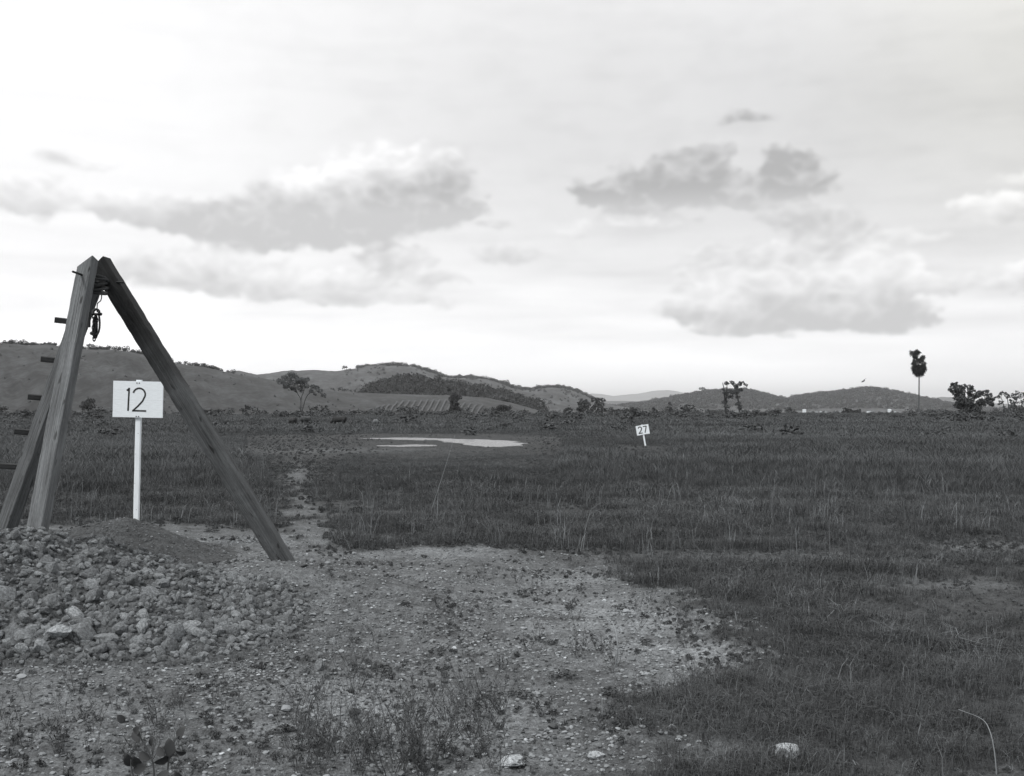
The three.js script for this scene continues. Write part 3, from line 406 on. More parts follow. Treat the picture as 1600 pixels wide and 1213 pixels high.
// ---------------------------------------------------------------- village houses and fence
{
  const wallM = std(0.75, 0.9), wallD = std(0.4, 0.9), roofM = std(0.12, 0.9), dark = std(0.03, 0.8);
  const list = [[1257, 646, 5, .9], [1268, 645.5, 5, .3], [1276, 647, 3, 0], [1283, 647.5, 3, .5], [1290, 648, 4, 0], [1306, 648, 3, .4], [1314, 647.5, 5, .2], [1323, 647, 3, 0], [1358, 648, 5, .6], [1364, 649, 4, .1], [1390, 647, 5, 1], [1397, 648, 5, .5]];
  list.forEach(([px, py, w, pale], i) => {
    const d = 1500 + 40 * ((i * 7) % 5), p = at(px, py, d); p.y = Math.max(ground(p.x, p.z), p.y - 1.5) - 0.1; const o = base('village_house', p, 0.4 * ((i * 5) % 7 - 3) / 3), L = Math.max(3, w * d / F), D = 4, hh = pale > .8 ? 4.6 : 3.6;
    const body = new THREE.BoxGeometry(L, hh, D); body.translate(0, hh / 2, 0); mesh('wall', body, pale > .35 ? wallM : wallD, o);
    const s = new THREE.Shape([[-D / 2 - .3, 0], [D / 2 + .3, 0], [0, 1.5]].map(([a, b]) => new THREE.Vector2(a, b))), rg = new THREE.ExtrudeGeometry(s, { depth: L + .5, bevelEnabled: false }); rg.translate(0, hh + 0.003, -(L + .5) / 2); rg.rotateY(Math.PI / 2); mesh('roof', rg, pale > .8 ? std(.5) : roofM, o);
    const dg = new THREE.BoxGeometry(0.9, 1.9, 0.05); dg.translate(0, 0.95, D / 2 + 0.03); mesh('door', dg, dark, o);
    for (const sx of [-1, 1]) { const wg = new THREE.BoxGeometry(0.7, 0.8, 0.05); wg.translate(sx * L * 0.33, 1.5, D / 2 + 0.03); mesh('window', wg, dark, o); }
    tag(o, pale > .8 ? (i ? 'largest white house at the far right of the distant village' : 'white house at the far left of the distant village') : pale > .35 ? 'small white-walled house in the distant village' : 'small grey-walled house in the distant village', 'house', pale > .8 ? 'village houses' : pale > .35 ? 'small white village houses' : 'small grey village houses');
  });
  const f0 = at(-120, 641, 560), o = base('wire_fence', V3(f0.x, ground(f0.x, f0.z), f0.z)), pm = std(0.12);
  const tops = []; for (let i = 0; i < 34; i++) { const x = i * 3.2, gy = ground(f0.x + x, f0.z) - o.position.y; const g = new THREE.CylinderGeometry(0.1, 0.12, 2.1, 6); g.translate(x, gy + 0.8, 0); mesh('post', g, pm, o); tops.push(V3(x, gy, 0)); }
  for (const k of [0.7, 1.3]) mesh('wire', tube(tops.map((t) => t.clone().add(V3(0, k, 0.13))), tops.map(() => 0.02), 4), std(0.1, .6), o);
  tag(o, 'faint line of fence posts at the hill foot behind the tripod', 'fence');
}

// ---------------------------------------------------------------- tripod
const timber = (v) => std(v, 0.88, { vertexColors: true, map: woodMap, bumpMap: woodBump, bumpScale: 0.01 });
function beam(p0, p1, w, h, roll, { cut = 0, cutY = 0, seed = 0, taper = 1, tar = 0 } = {}) { // sawn baulk with worn edges; p1 is the top
  const ax = p1.clone().sub(p0), L = ax.length(); ax.normalize(); let u = V3(0, 0, 1).cross(ax).normalize(), v = ax.clone().cross(u); const uu = u.clone().multiplyScalar(Math.cos(roll)).addScaledVector(v, Math.sin(roll)); v = ax.clone().cross(uu); u = uu;
  const e = 0.007, sec = [[-w / 2 + e, -h / 2], [w / 2 - e, -h / 2], [w / 2, -h / 2 + e], [w / 2, h / 2 - e], [w / 2 - e, h / 2], [-w / 2 + e, h / 2], [-w / 2, h / 2 - e], [-w / 2, -h / 2 + e]];
  const pos = [], uv = [], idx = [], col = [], N = tar ? 110 : 44; let per = [0]; for (let k = 1; k <= 8; k++) { const a = sec[k - 1], b = sec[k % 8]; per.push(per[k - 1] + Math.hypot(a[0] - b[0], a[1] - b[1])); }
  for (let i = 0; i <= N; i++) for (let k = 0; k <= 8; k++) {
    const [a, b] = sec[k % 8], t = i / N; let s = t * L; if (i === N) s += cut * a / w + cutY * b / h; const wear = 1 + 0.045 * n2(i * 0.5 + seed, k * 2.1) - (k % 2 ? 0 : 0.008 * Math.max(0, n2(i * 1.7, k + seed))); const ta = mix(1, taper, t);
    const p = p0.clone().addScaledVector(ax, s).addScaledVector(u, a * wear * ta).addScaledVector(v, b * wear * ta); pos.push(p.x, p.y, p.z); uv.push(per[k] * 1.0 + seed * .13, s * 0.5 + seed * .37); const st = tar && (k % 8 >= 2 || 1) ? mix(1, 0.2, ss(-0.12, 0.16, (t - 0.68) * 1.1 + 0.16 * n2(s * 2.1 + seed, k * 0.45) + 0.07 * n2(s * 9, k * 0.8))) : 1; col.push(st, st, st);
    if (i && k) { const q = (i - 1) * 9 + k - 1; idx.push(q, q + 1, q + 9, q + 1, q + 10, q + 9); }
  }
  for (const [r0, fl] of [[0, 1], [N, 0]]) { const b0 = pos.length / 3; for (let k = 0; k < 8; k++) { const q = (r0 * 9 + k) * 3; pos.push(pos[q], pos[q + 1], pos[q + 2]); uv.push(sec[k][0] * 2, sec[k][1] * 2); col.push(1, 1, 1); } for (let k = 1; k < 7; k++) fl ? idx.push(b0, b0 + k + 1, b0 + k) : idx.push(b0, b0 + k, b0 + k + 1); }
  return toCreasedNormals(geoFrom(pos, idx, uv, col), 0.5);
}
const rod = (a, b, r, n = 8) => tube([a, a.clone().lerp(b, .5), b], [r, r, r], n);
const boxBar = (a, b, w, h, roll = 0) => beam(a, b, w, h, roll);
{
  const D = 9.5, o = base('timber_tripod', V3(at(150, 640, D).x, 0, -D)); const loc = (p) => p.sub(o.position);
  const foot1 = at(50, 846, 8.45), foot2 = at(-16, 872, 10.1), foot3 = at(459, 886, 10.0); foot1.y -= 0.12; foot2.y -= .15; foot3.y -= 0.1;
  const t1 = at(137, 413, 9.25), t2 = at(150, 428, 9.7), t3 = at(157, 412, 9.5);
  const legA = mesh('leg', beam(loc(foot1), loc(t1), 0.128, 0.125, -0.12, { cut: -0.11, seed: 1, taper: 0.94 }), timber(0.245), o); legA.userData.label = 'pale weathered front leg';
  const legB = mesh('leg', beam(loc(foot2), loc(t2), 0.135, 0.135, -0.38, { seed: 2, taper: 0.94 }), timber(0.2), o); legB.userData.label = 'rear leg with climbing pegs';
  const legC = mesh('leg', beam(loc(foot3), loc(t3), 0.155, 0.15, -0.06, { cut: -0.04, cutY: .03, seed: 3, tar: 1, taper: 0.97 }), timber(0.155), o); legC.userData.label = 'dark stained right-hand leg';
  const iron = std(0.03, 0.55, { metalness: 0.6 });
  mesh('bolt', rod(loc(at(113.5, 424.5, 9.02)), loc(at(134, 432, 9.22)), 0.0095), iron, legA); mesh('bolt', rod(loc(at(172, 440, 9.5)), loc(at(193, 441.5, 9.42)), 0.0085), iron, legC);
  const peg = timber(0.06);
  for (const [x0, x1, y0, y1] of [[85, 130, 500, 505], [63.5, 110, 561, 565.5], [43, 82, 620, 623], [22, 60, 674, 677], [0, 58, 728, 731.5]]) { const dd = mix(9.75, 10.05, (y0 - 480) / 260); mesh('climbing_peg', boxBar(loc(at(x0, y0, dd - 0.06)), loc(at(x1, y1, dd + .02)), 0.05, 0.036, 0.1), peg, legB); }
  tag(o, 'heavy timber tripod of three baulks standing over the stone heap', 'tripod');
  // tackle hanging from the head
  const T = 9.4, c = base('chain_tackle', at(151, 455, T)), lc = (px, py, dz = 0) => { const q = at(px, py, T).sub(c.position); q.z += dz; return q; };
  const ropeM = std(0.035, 0.9), ironM = std(0.025, 0.6, { metalness: 0.5 });
  const curve = (pts, r, n = 26, s = 7) => { const cv = new THREE.CatmullRomCurve3(pts), p = cv.getPoints(n); return tube(p, p.map(() => r), s); };
  for (let k = 0; k < 5; k++) { const yy = 436 + k * 5.2, r = 0.075 + 0.008 * (k % 2), q = lc(152, yy), pts = []; for (let i = 0; i <= 24; i++) { const a = i / 24 * 6.283; pts.push(V3(q.x + Math.cos(a) * r, q.y + 0.02 * Math.sin(a + k), Math.sin(a) * r * 1.1)); } mesh('rope_lashing', curve(pts, 0.012, 40, 6), ropeM, c); }
  mesh('wire_loop', curve([lc(156, 452), lc(158.5, 462), lc(157, 470), lc(152.5, 474), lc(151.5, 480), lc(151.5, 488)], 0.0045), ironM, c);
  mesh('hook_plate', boxBar(lc(140, 488, .02), lc(140, 512, .02), 0.028, 0.02, 0), ironM, c);
  const link = (px, py, dz, turn, s = 1) => { const g = new THREE.TorusGeometry(0.0135 * s, 0.0056 * s, 6, 14); g.scale(0.85, 1.45, 1); g.rotateY(turn); const q = lc(px, py, dz); g.translate(q.x, q.y, q.z); mesh('chain_link', g, ironM, c); };
  mesh('shackle', curve([lc(145.5, 492, .01), lc(146, 486), lc(150, 483.5), lc(154, 486), lc(155, 492, .01)], 0.0115), ironM, c);
  { const g = rod(lc(144, 491), lc(158, 491.5), 0.011); mesh('shackle_pin', g, ironM, c); const s = new THREE.SphereGeometry(0.014, 10, 8); const q = lc(157, 491); s.translate(q.x, q.y, q.z); mesh('pin_head', s, ironM, c); }
  for (let k = 0; k < 9; k++) { link(146.5 + 0.7 * Math.sin(k), 495 + k * 4.3, 0.005, k % 2 * 1.4); link(149.5 + 0.5 * Math.sin(k * 2), 497 + k * 3.4, -0.01, (k + 1) % 2 * 1.4); }
  mesh('hook', curve([lc(154.5, 493), lc(155.5, 503), lc(155, 514), lc(152.5, 521.5), lc(149.5, 523), lc(147.5, 519), lc(150, 512), lc(149.5, 504)], 0.0085, 40), ironM, c);
  { const s = new THREE.SphereGeometry(0.021, 12, 9); s.scale(1.2, 0.85, 1); const q = lc(144.5, 521); s.translate(q.x, q.y, q.z); mesh('end_ball', s, ironM, c); }
  tag(c, 'rusty chain and hook tackle lashed under the tripod head', 'tackle');
}

// ---------------------------------------------------------------- numbered boards
const paint = std(0.86, 0.7, { map: paintMap }), ink = std(0.012, 0.6);
function stroke(pts, w, depth) { const L = [], Rr = []; for (let i = 0; i < pts.length; i++) { const a = pts[Math.max(0, i - 1)], b = pts[Math.min(pts.length - 1, i + 1)]; let dx = b[0] - a[0], dy = b[1] - a[1]; const l = Math.hypot(dx, dy) || 1; dx /= l; dy /= l; L.push(new THREE.Vector2(pts[i][0] - dy * w / 2, pts[i][1] + dx * w / 2)); Rr.push(new THREE.Vector2(pts[i][0] + dy * w / 2, pts[i][1] - dx * w / 2)); } return new THREE.ExtrudeGeometry(new THREE.Shape([...L, ...Rr.reverse()]), { depth, bevelEnabled: false }); }
const ONE = [[[0.02, 0.875], [0.12, 0.96]], [[0.12, 1], [0.105, 0.5], [0.09, 0]]];
const TWO = [[...Array.from({ length: 24 }, (_, i) => { const a = Math.PI * (0.93 - i / 23 * 1.13); return [0.29 + 0.255 * Math.cos(a), 0.725 + 0.265 * Math.sin(a)]; }), [0.44, 0.44], [0.25, 0.22], [0.04, 0.02]], [[0.0, 0.012], [0.3, 0.014], [0.6, 0.012]]];
const SEVEN = [[[0.02, 0.96], [0.3, 0.97], [0.56, 0.96]], [[0.54, 0.98], [0.38, 0.5], [0.2, 0]]];
function board(name, label, { p, turn, tilt, w, h, top, postW, glyphs, cap, seams, strokeW, seed }) {
  const o = base(name, p, turn); o.rotation.z = tilt; const post = beam(V3(0, -0.35, 0), V3(0, top + cap, 0), postW, postW * 0.7, Math.PI, { seed, cut: 0 }); mesh('post', post, paint, o);
  const zf = postW * 0.35 + 0.012; let y = top; const ys = [...seams, h];
  let last = 0; for (const s of ys) { const hh = s - last - 0.0006, g = new THREE.BoxGeometry(w - 0.002 * (last % 0.1), hh, 0.02); g.translate(0, y - (last + s) / 2, zf); mesh('plank', g, paint, o); last = s; }
  const gs = []; for (const [shape, x, yb, s, nm] of glyphs) { const parts = shape.map((l) => { const g = stroke(l.map(([a, b]) => [a * s, b * s]), strokeW, 0.0015); g.translate(x, yb, zf + 0.0105); return g; }); mesh('numeral', merge(parts), ink, o); }
  for (const ny of [0.02, h - 0.012]) for (const nx of [-0.014, 0.012]) { const g = new THREE.CylinderGeometry(0.006, 0.006, 0.006, 8); g.rotateX(Math.PI / 2); g.translate(nx, top - ny, zf + 0.011); mesh('nail', g, ink, o); }
  return tag(o, label, 'sign');
}
{
  const d = 12, m = d / F, foot = at(212.5, 817, d); foot.y = surface(foot.x, foot.z) - 0.02; const top = at(217, 596, d).y - foot.y;
  board('number_board', 'white board painted 12 on a post beside the tripod', { p: foot, turn: 0.05, tilt: -0.022, w: 76.5 * m, h: 56.5 * m, top, postW: 8.6 * m, cap: 2.2 * m, seams: [13.5 * m, 29.5 * m], strokeW: 2.5 * m, seed: 4, glyphs: [[ONE, -18 * m, top - 46.5 * m, 36 * m], [TWO, -8.5 * m, top - 46.5 * m, 36 * m]] });
  const d2 = 46, m2 = d2 / F, f2 = at(1009, 698, d2); f2.y = ground(f2.x, f2.z) - 0.02; const top2 = at(1003, 664, d2).y - f2.y;
  board('number_board', 'small tilted white board painted 27 out in the grass', { p: f2, turn: -0.08, tilt: 0.17, w: 20 * m2, h: 15 * m2, top: top2, postW: 2.5 * m2, cap: 0.7 * m2, seams: [7.5 * m2], strokeW: 1.5 * m2, seed: 5, glyphs: [[TWO, -7 * m2, top2 - 12.4 * m2, 10.2 * m2], [SEVEN, 0.9 * m2, top2 - 12.4 * m2, 10.2 * m2]] });
}

// ---------------------------------------------------------------- dark soil mound, stone heap
function rockGeo(seed, detail, flatten = 1) {
  let g = new THREE.IcosahedronGeometry(1, detail); g.deleteAttribute('normal'); const uv0 = g.attributes.uv.clone(); g.deleteAttribute('uv'); g = mergeVertices(g, 1e-4); const p = g.attributes.position, R = rng(seed), cuts = [];
  for (let k = 0; k < 10; k++) cuts.push([V3(R() - .5, R() - .5, R() - .5).normalize(), 0.52 + R() * 0.32]);
  const uv = [];
  for (let i = 0; i < p.count; i++) { const v = V3(p.getX(i), p.getY(i), p.getZ(i)), d = v.clone(); let r = 1 + 0.3 * noise3.noise(d.x * 1.3 + seed, d.y * 1.3, d.z * 1.3) + 0.2 * noise3.noise(d.x * 3.1, d.y * 3.1 + seed, d.z * 3.1) + 0.16 * noise3.noise(d.x * 6, d.y * 6, d.z * 6 + seed); v.multiplyScalar(r); for (const [n, l] of cuts) { const k = v.dot(n); if (k > l) v.addScaledVector(n, (l - k) * 0.8); } v.y *= flatten; p.setXYZ(i, v.x, v.y, v.z); uv.push((d.x + d.z * 0.7) * 0.6, (d.y + d.z * 0.5) * 0.6); }
  g.setAttribute('uv', new THREE.Float32BufferAttribute(uv, 2)); g = toCreasedNormals(g, 0.55); const P = g.attributes.position, U = g.attributes.uv, a = V3(), b = V3(), c = V3();
  for (let i = 0; i < P.count; i += 3) { a.fromBufferAttribute(P, i); b.fromBufferAttribute(P, i + 1).sub(a); c.fromBufferAttribute(P, i + 2).sub(a); b.cross(c); const ax = Math.abs(b.x) > Math.abs(b.y) ? (Math.abs(b.x) > Math.abs(b.z) ? 0 : 2) : (Math.abs(b.y) > Math.abs(b.z) ? 1 : 2); for (let k = 0; k < 3; k++) { const v = [P.getX(i + k), P.getY(i + k), P.getZ(i + k)]; v.splice(ax, 1); U.setXY(i + k, v[0] * 0.5 + ax * .3, v[1] * 0.5 + ax * .17); } }
  return g;
}
const stoneMats = [0.27, 0.34, 0.4, 0.46, 0.52, 0.56].map((v) => std(v, 0.97, { map: rockMap, bumpMap: rockBump, bumpScale: 0.012 }));
function field(x0, x1, z0, z1, step, hf, colf) { const nx = Math.round((x1 - x0) / step), nz = Math.round((z1 - z0) / step), pos = [], uv = [], col = [], idx = []; for (let i = 0; i <= nx; i++) for (let j = 0; j <= nz; j++) { const x = mix(x0, x1, i / nx), z = mix(z0, z1, j / nz); pos.push(x, hf(x, z), z); uv.push(x / 1.7, z / 1.7); const c = grey(colf(x, z)); col.push(c.r, c.g, c.b); if (i && j) { const a = (i - 1) * (nz + 1) + j - 1; idx.push(a, a + 1, a + nz + 1, a + 1, a + nz + 2, a + nz + 1); } } return geoFrom(pos, idx, uv, col); }
{
  const o = base('soil_mound', V3(MOUND[0], 0, MOUND[1])); const g = field(MOUND[0] - 2.6, MOUND[0] + 2.2, MOUND[1] - 2, MOUND[1] + 2, 0.03, (x, z) => ground(x, z) + moundH(x, z) + 0.01 * n2(x * 19, z * 19), (x, z) => 0.085 + 0.02 * fbm(x * 3, z * 3, 3)); g.translate(-MOUND[0], 0, -MOUND[1]);
  mesh('soil_bed', g, soilMat, o); tag(o, 'low mound of fine dark soil under the board painted 12', 'mound');
}
{
  const o = base('stone_heap', V3(-3.6, 0, -8.3)); const bed = field(-8.6, -0.8, -10.4, -6.3, 0.03, (x, z) => ground(x, z) + heapH(x, z) - (heapH(x, z) < 0.015 ? 0.04 : 0) + 0.012 * n2(x * 14, z * 14), (x, z) => 0.12 + 0.04 * fbm(x * 2.2, z * 2.2, 3)); bed.translate(3.6, 0, 8.3); mesh('soil_bed', bed, soilMat, o);  // bed colour darkened to put shade into the gaps between the stones
  const R = rng(4242), big = [...Array(7).keys()].map((i) => rockGeo(20 + i, 3, 0.8)), placed = [];
  for (let i = 0; i < 90000 && placed.length < 300; i++) {
    const x = mix(-4.6, -1.15, R()), z = mix(-8.75, -6.45, R()), h = heapH(x, z); const px = 800 + x / -z * F; if (px < -40) continue; const frontness = ss(-8.5, -7.0, z);
    const s = placed.length < 42 ? mix(0.06, 0.125, R() * R()) * mix(0.65, 1.0, frontness) : placed.length < 150 ? mix(0.034, 0.058, R()) : mix(0.022, 0.036, R());
    if (h < 0.04 && R() > 0.1) continue;
    if (placed.length < 42 && (z < -8.0 || x > -1.7)) continue;
    if (placed.some(([a, b, c]) => Math.hypot(a - x, b - z) < (c + s) * 0.72)) continue;
    placed.push([x, z, s]);
    const m = mesh('stone', big[Math.floor(R() * 7)], stoneMats[Math.min(5, Math.floor(R() * R() * 5.6 + (R() < .05 ? 2 : 0)))], o); m.position.set(x + 3.6, ground(x, z) + Math.max(h, 0) + s * (0.18 + 0.2 * R()), z + 8.3); m.rotation.set(R() * 6.3, R() * 6.3, R() * 6.3); m.scale.set(s * (0.8 + R() * .5), s * (0.75 + R() * .4), s * (0.8 + R() * .5));
  }
  const small = rockGeo(77, 2, 0.85), im = new THREE.InstancedMesh(small, std(new THREE.Color(1, 1, 1), 0.97, { map: rockMap, bumpMap: rockBump, bumpScale: 0.01 }), 24000), M = new THREE.Matrix4(), q = new THREE.Quaternion(), e = new THREE.Euler(); let n = 0;
  for (let i = 0; i < 400000 && n < 24000; i++) { const x = mix(-5.6, -0.6, R()), z = mix(-9.7, -6.25, R()), h = heapH(x, z); const off = h < 0.02; if (off && R() > 0.05 + 0.3 * ss(-2.4, -1.6, x) * (1 - ss(-9.4, -8.9, -Math.abs(z + 9.2) - 9.2 + 0.9)) * ss(-0.7, -1.6, x)) continue; const s = mix(0.005, off ? 0.014 : 0.03, Math.pow(R(), 2.6)); e.set(R() * 6.3, R() * 6.3, R() * 6.3); M.compose(V3(x + 3.6, ground(x, z) + Math.max(h, 0) + s * 0.3, z + 8.3), q.setFromEuler(e), V3(s, s * (0.7 + R() * .4), s * (0.7 + R() * .5))); im.setMatrixAt(n, M); im.setColorAt(n, grey(mix(0.17, 0.56, R()) + (R() < 0.05 ? 0.22 : 0))); n++; }
  im.count = n; im.name = 'small_rubble'; im.userData.kind = 'stuff'; im.castShadow = im.receiveShadow = true; o.add(im);
  tag(o, 'heap of broken stones and earth clods at the tripod foot', 'stone heap');
}
// pale stones lying alone in front
for (const [px, py, s, fl, v, label] of [[798, 1184, 0.075, .35, .7, 'flat pale stone lying at the bottom of the bare track'], [933, 1177, 0.042, .6, .8, 'small white stone right of the flat pale one'], [1230, 1194, 0.075, .8, .8, 'jagged white stone in the grass at the picture bottom'], [862, 1190, .03, .5, .3, 'small grey stone beside the flat pale one']]) {
  const [x, z] = flat(px, py); const m = mesh('pale_stone', rockGeo(300 + px, 3, fl), std(v, 0.95, { map: rockMap, bumpMap: rockBump, bumpScale: 0.008 })); m.scale.set(s, s, s * 0.8); m.position.set(x, ground(x, z) + s * fl * 0.45, z); m.rotation.y = px; tag(m, label, 'stone', 'pale stones in the foreground');
}
console.log('built things');

// ---------------------------------------------------------------- cattle
{
  const res = 60, S = 1.35, bones = [ // [a, b, ra, rb] in metres, head to +x, grazing
    [[-.62, 1.12, 0], [.1, 1.02, 0], .27, .31], [[.1, 1.02, 0], [.58, 1.1, 0], .31, .26], [[.58, 1.1, 0], [.95, .72, 0], .2, .13], [[.95, .72, 0], [1.12, .34, 0], .13, .085], [[-.7, 1.22, 0], [-.55, 1.2, 0], .16, .18], [[.5, 1.3, 0], [.35, 1.28, 0], .12, .1],
    ...[-1, 1].flatMap((s) => [[[.52, .92, .16 * s], [.5, .5, .17 * s], .13, .075], [[.5, .5, .17 * s], [.52, .06, .17 * s], .07, .055], [[-.6, 1.0, .16 * s], [-.52, .62, .19 * s], .19, .1], [[-.52, .62, .19 * s], [-.68, .42, .19 * s], .085, .065], [[-.68, .42, .19 * s], [-.64, .05, .19 * s], .06, .055]]), [[-.82, 1.2, 0], [-.9, .7, 0], .03, .02], [[.98, .78, .08], [1.0, .84, .2], .035, .02], [[.98, .78, -.08], [1.0, .84, -.2], .035, .02]];
  const mc = new MarchingCubes(res, new THREE.MeshStandardMaterial(), false, false, 60000); mc.isolation = 0; const p = V3(), a = V3(), b = V3();
  for (let k = 0; k < res; k++) for (let j = 0; j < res; j++) for (let i = 0; i < res; i++) {
    p.set((i - res / 2) / (res / 2) * S + 0.1, (j - res / 2) / (res / 2) * S + 0.75, (k - res / 2) / (res / 2) * S); let d = 9;
    for (const [A, B, ra, rb] of bones) { a.set(...A); b.set(...B).sub(a); const q = p.clone().sub(a), t = clamp(q.dot(b) / b.lengthSq()), dist = q.addScaledVector(b, -t).length() - mix(ra, rb, t), h = clamp(0.5 + 0.5 * (d - dist) / 0.09); d = mix(d, dist, h) - 0.09 * h * (1 - h); }
    mc.field[i + j * res + k * res * res] = -d;
  }
  mc.update(); const arr = Array.from(mc.positionArray.slice(0, mc.count * 3)); for (let i = 0; i < arr.length; i += 3) { arr[i] = arr[i] * S + 0.1; arr[i + 1] = arr[i + 1] * S + 0.75; arr[i + 2] *= S; }
  let g = geoFrom(arr); g.deleteAttribute('normal'); g = mergeVertices(g, 1e-3); g.computeVertexNormals();
  for (const [px, d, turn, v, s, label] of [[457, 132, 2.2, .02, .95, 'black cow grazing, leftmost of the cattle'], [478, 138, 1.0, .06, 1, 'brownish cow grazing just right of the leftmost black one'], [530, 130, 2.9, .018, 1.05, 'black cow grazing broadside in the middle of the herd'], [587, 124, 1.5, .15, .8, 'pale cow grazing with its rump to the viewer']]) {
    const x = (px - 800) / F * d, m = mesh('cow', g, std(v, 0.85)); m.position.set(x, ground(x, -d) - 0.02, -d); m.rotation.y = turn; m.scale.setScalar(s); tag(m, label, 'cow', 'cattle grazing by the pond');
  }
}

// ---------------------------------------------------------------- gravel, grass, weeds
const M4 = new THREE.Matrix4(), Q = new THREE.Quaternion(), E = new THREE.Euler();
function scatter(name, label, category, geos, mats, spots) { // spots: [x, y, z, turn, sx, sy, tone, leanX, leanZ]; several shapes, one mass each
  geos.forEach((g, k) => {
    const mine = spots.filter((_, i) => i % geos.length === k); if (!mine.length) return;
    const im = new THREE.InstancedMesh(g, mats, mine.length); im.name = numbered(name);
    mine.forEach((s, i) => { E.set(s[7] ?? 0, s[3], s[8] ?? 0); M4.compose(V3(s[0], s[1], s[2]), Q.setFromEuler(E), V3(s[4], s[5], s[4])); im.setMatrixAt(i, M4); im.setColorAt(i, grey(s[6])); });
    im.castShadow = im.receiveShadow = true; scene.add(im); tag(im, label, category, null, 'stuff');
  });
}
const white = (r = 0.95) => std(new THREE.Color(1, 1, 1), r);
function tuftGeo(seed, { n = 12, len = 1, width = 0.03, spread = 0.35, lean = 0.6, droop = 0.5 }) {
  const R = rng(seed), pos = [];
  for (let i = 0; i < n; i++) {
    const a = R() * 6.28, r = Math.sqrt(R()) * spread, bx = Math.cos(a) * r, bz = Math.sin(a) * r, dir = R() * 6.28, L = len * (0.45 + R() * 0.75), le = lean * (0.2 + R()), w = width * (0.6 + R() * 0.8), fx = Math.cos(dir), fz = Math.sin(dir), sx = -fz * w, sz = fx * w;
    const m = [bx + fx * L * le * 0.35, L * 0.55, bz + fz * L * le * 0.35], t = [bx + fx * L * le * (0.9 + droop * 0.4), L * (1 - droop * le * 0.5), bz + fz * L * le * (0.9 + droop * 0.4)];
    pos.push(bx - sx, -0.05, bz - sz, bx + sx, -0.05, bz + sz, m[0] + sx * .8, m[1], m[2] + sz * .8, bx - sx, -0.05, bz - sz, m[0] + sx * .8, m[1], m[2] + sz * .8, m[0] - sx * .8, m[1], m[2] - sz * .8, m[0] - sx * .8, m[1], m[2] - sz * .8, m[0] + sx * .8, m[1], m[2] + sz * .8, t[0], t[1], t[2]);
  }
  return geoFrom(pos);
}
const HALF = 30.5 * Math.PI / 180;
function bands(list, R, fn) { for (const [d0, d1, dens, ...rest] of list) { const n = Math.round(dens * HALF * (d1 * d1 - d0 * d0)); for (let i = 0; i < n; i++) { const r = Math.sqrt(mix(d0 * d0, d1 * d1, R())), a = (R() * 2 - 1) * HALF; fn(r * Math.sin(a), -r * Math.cos(a), r, rest); } } }
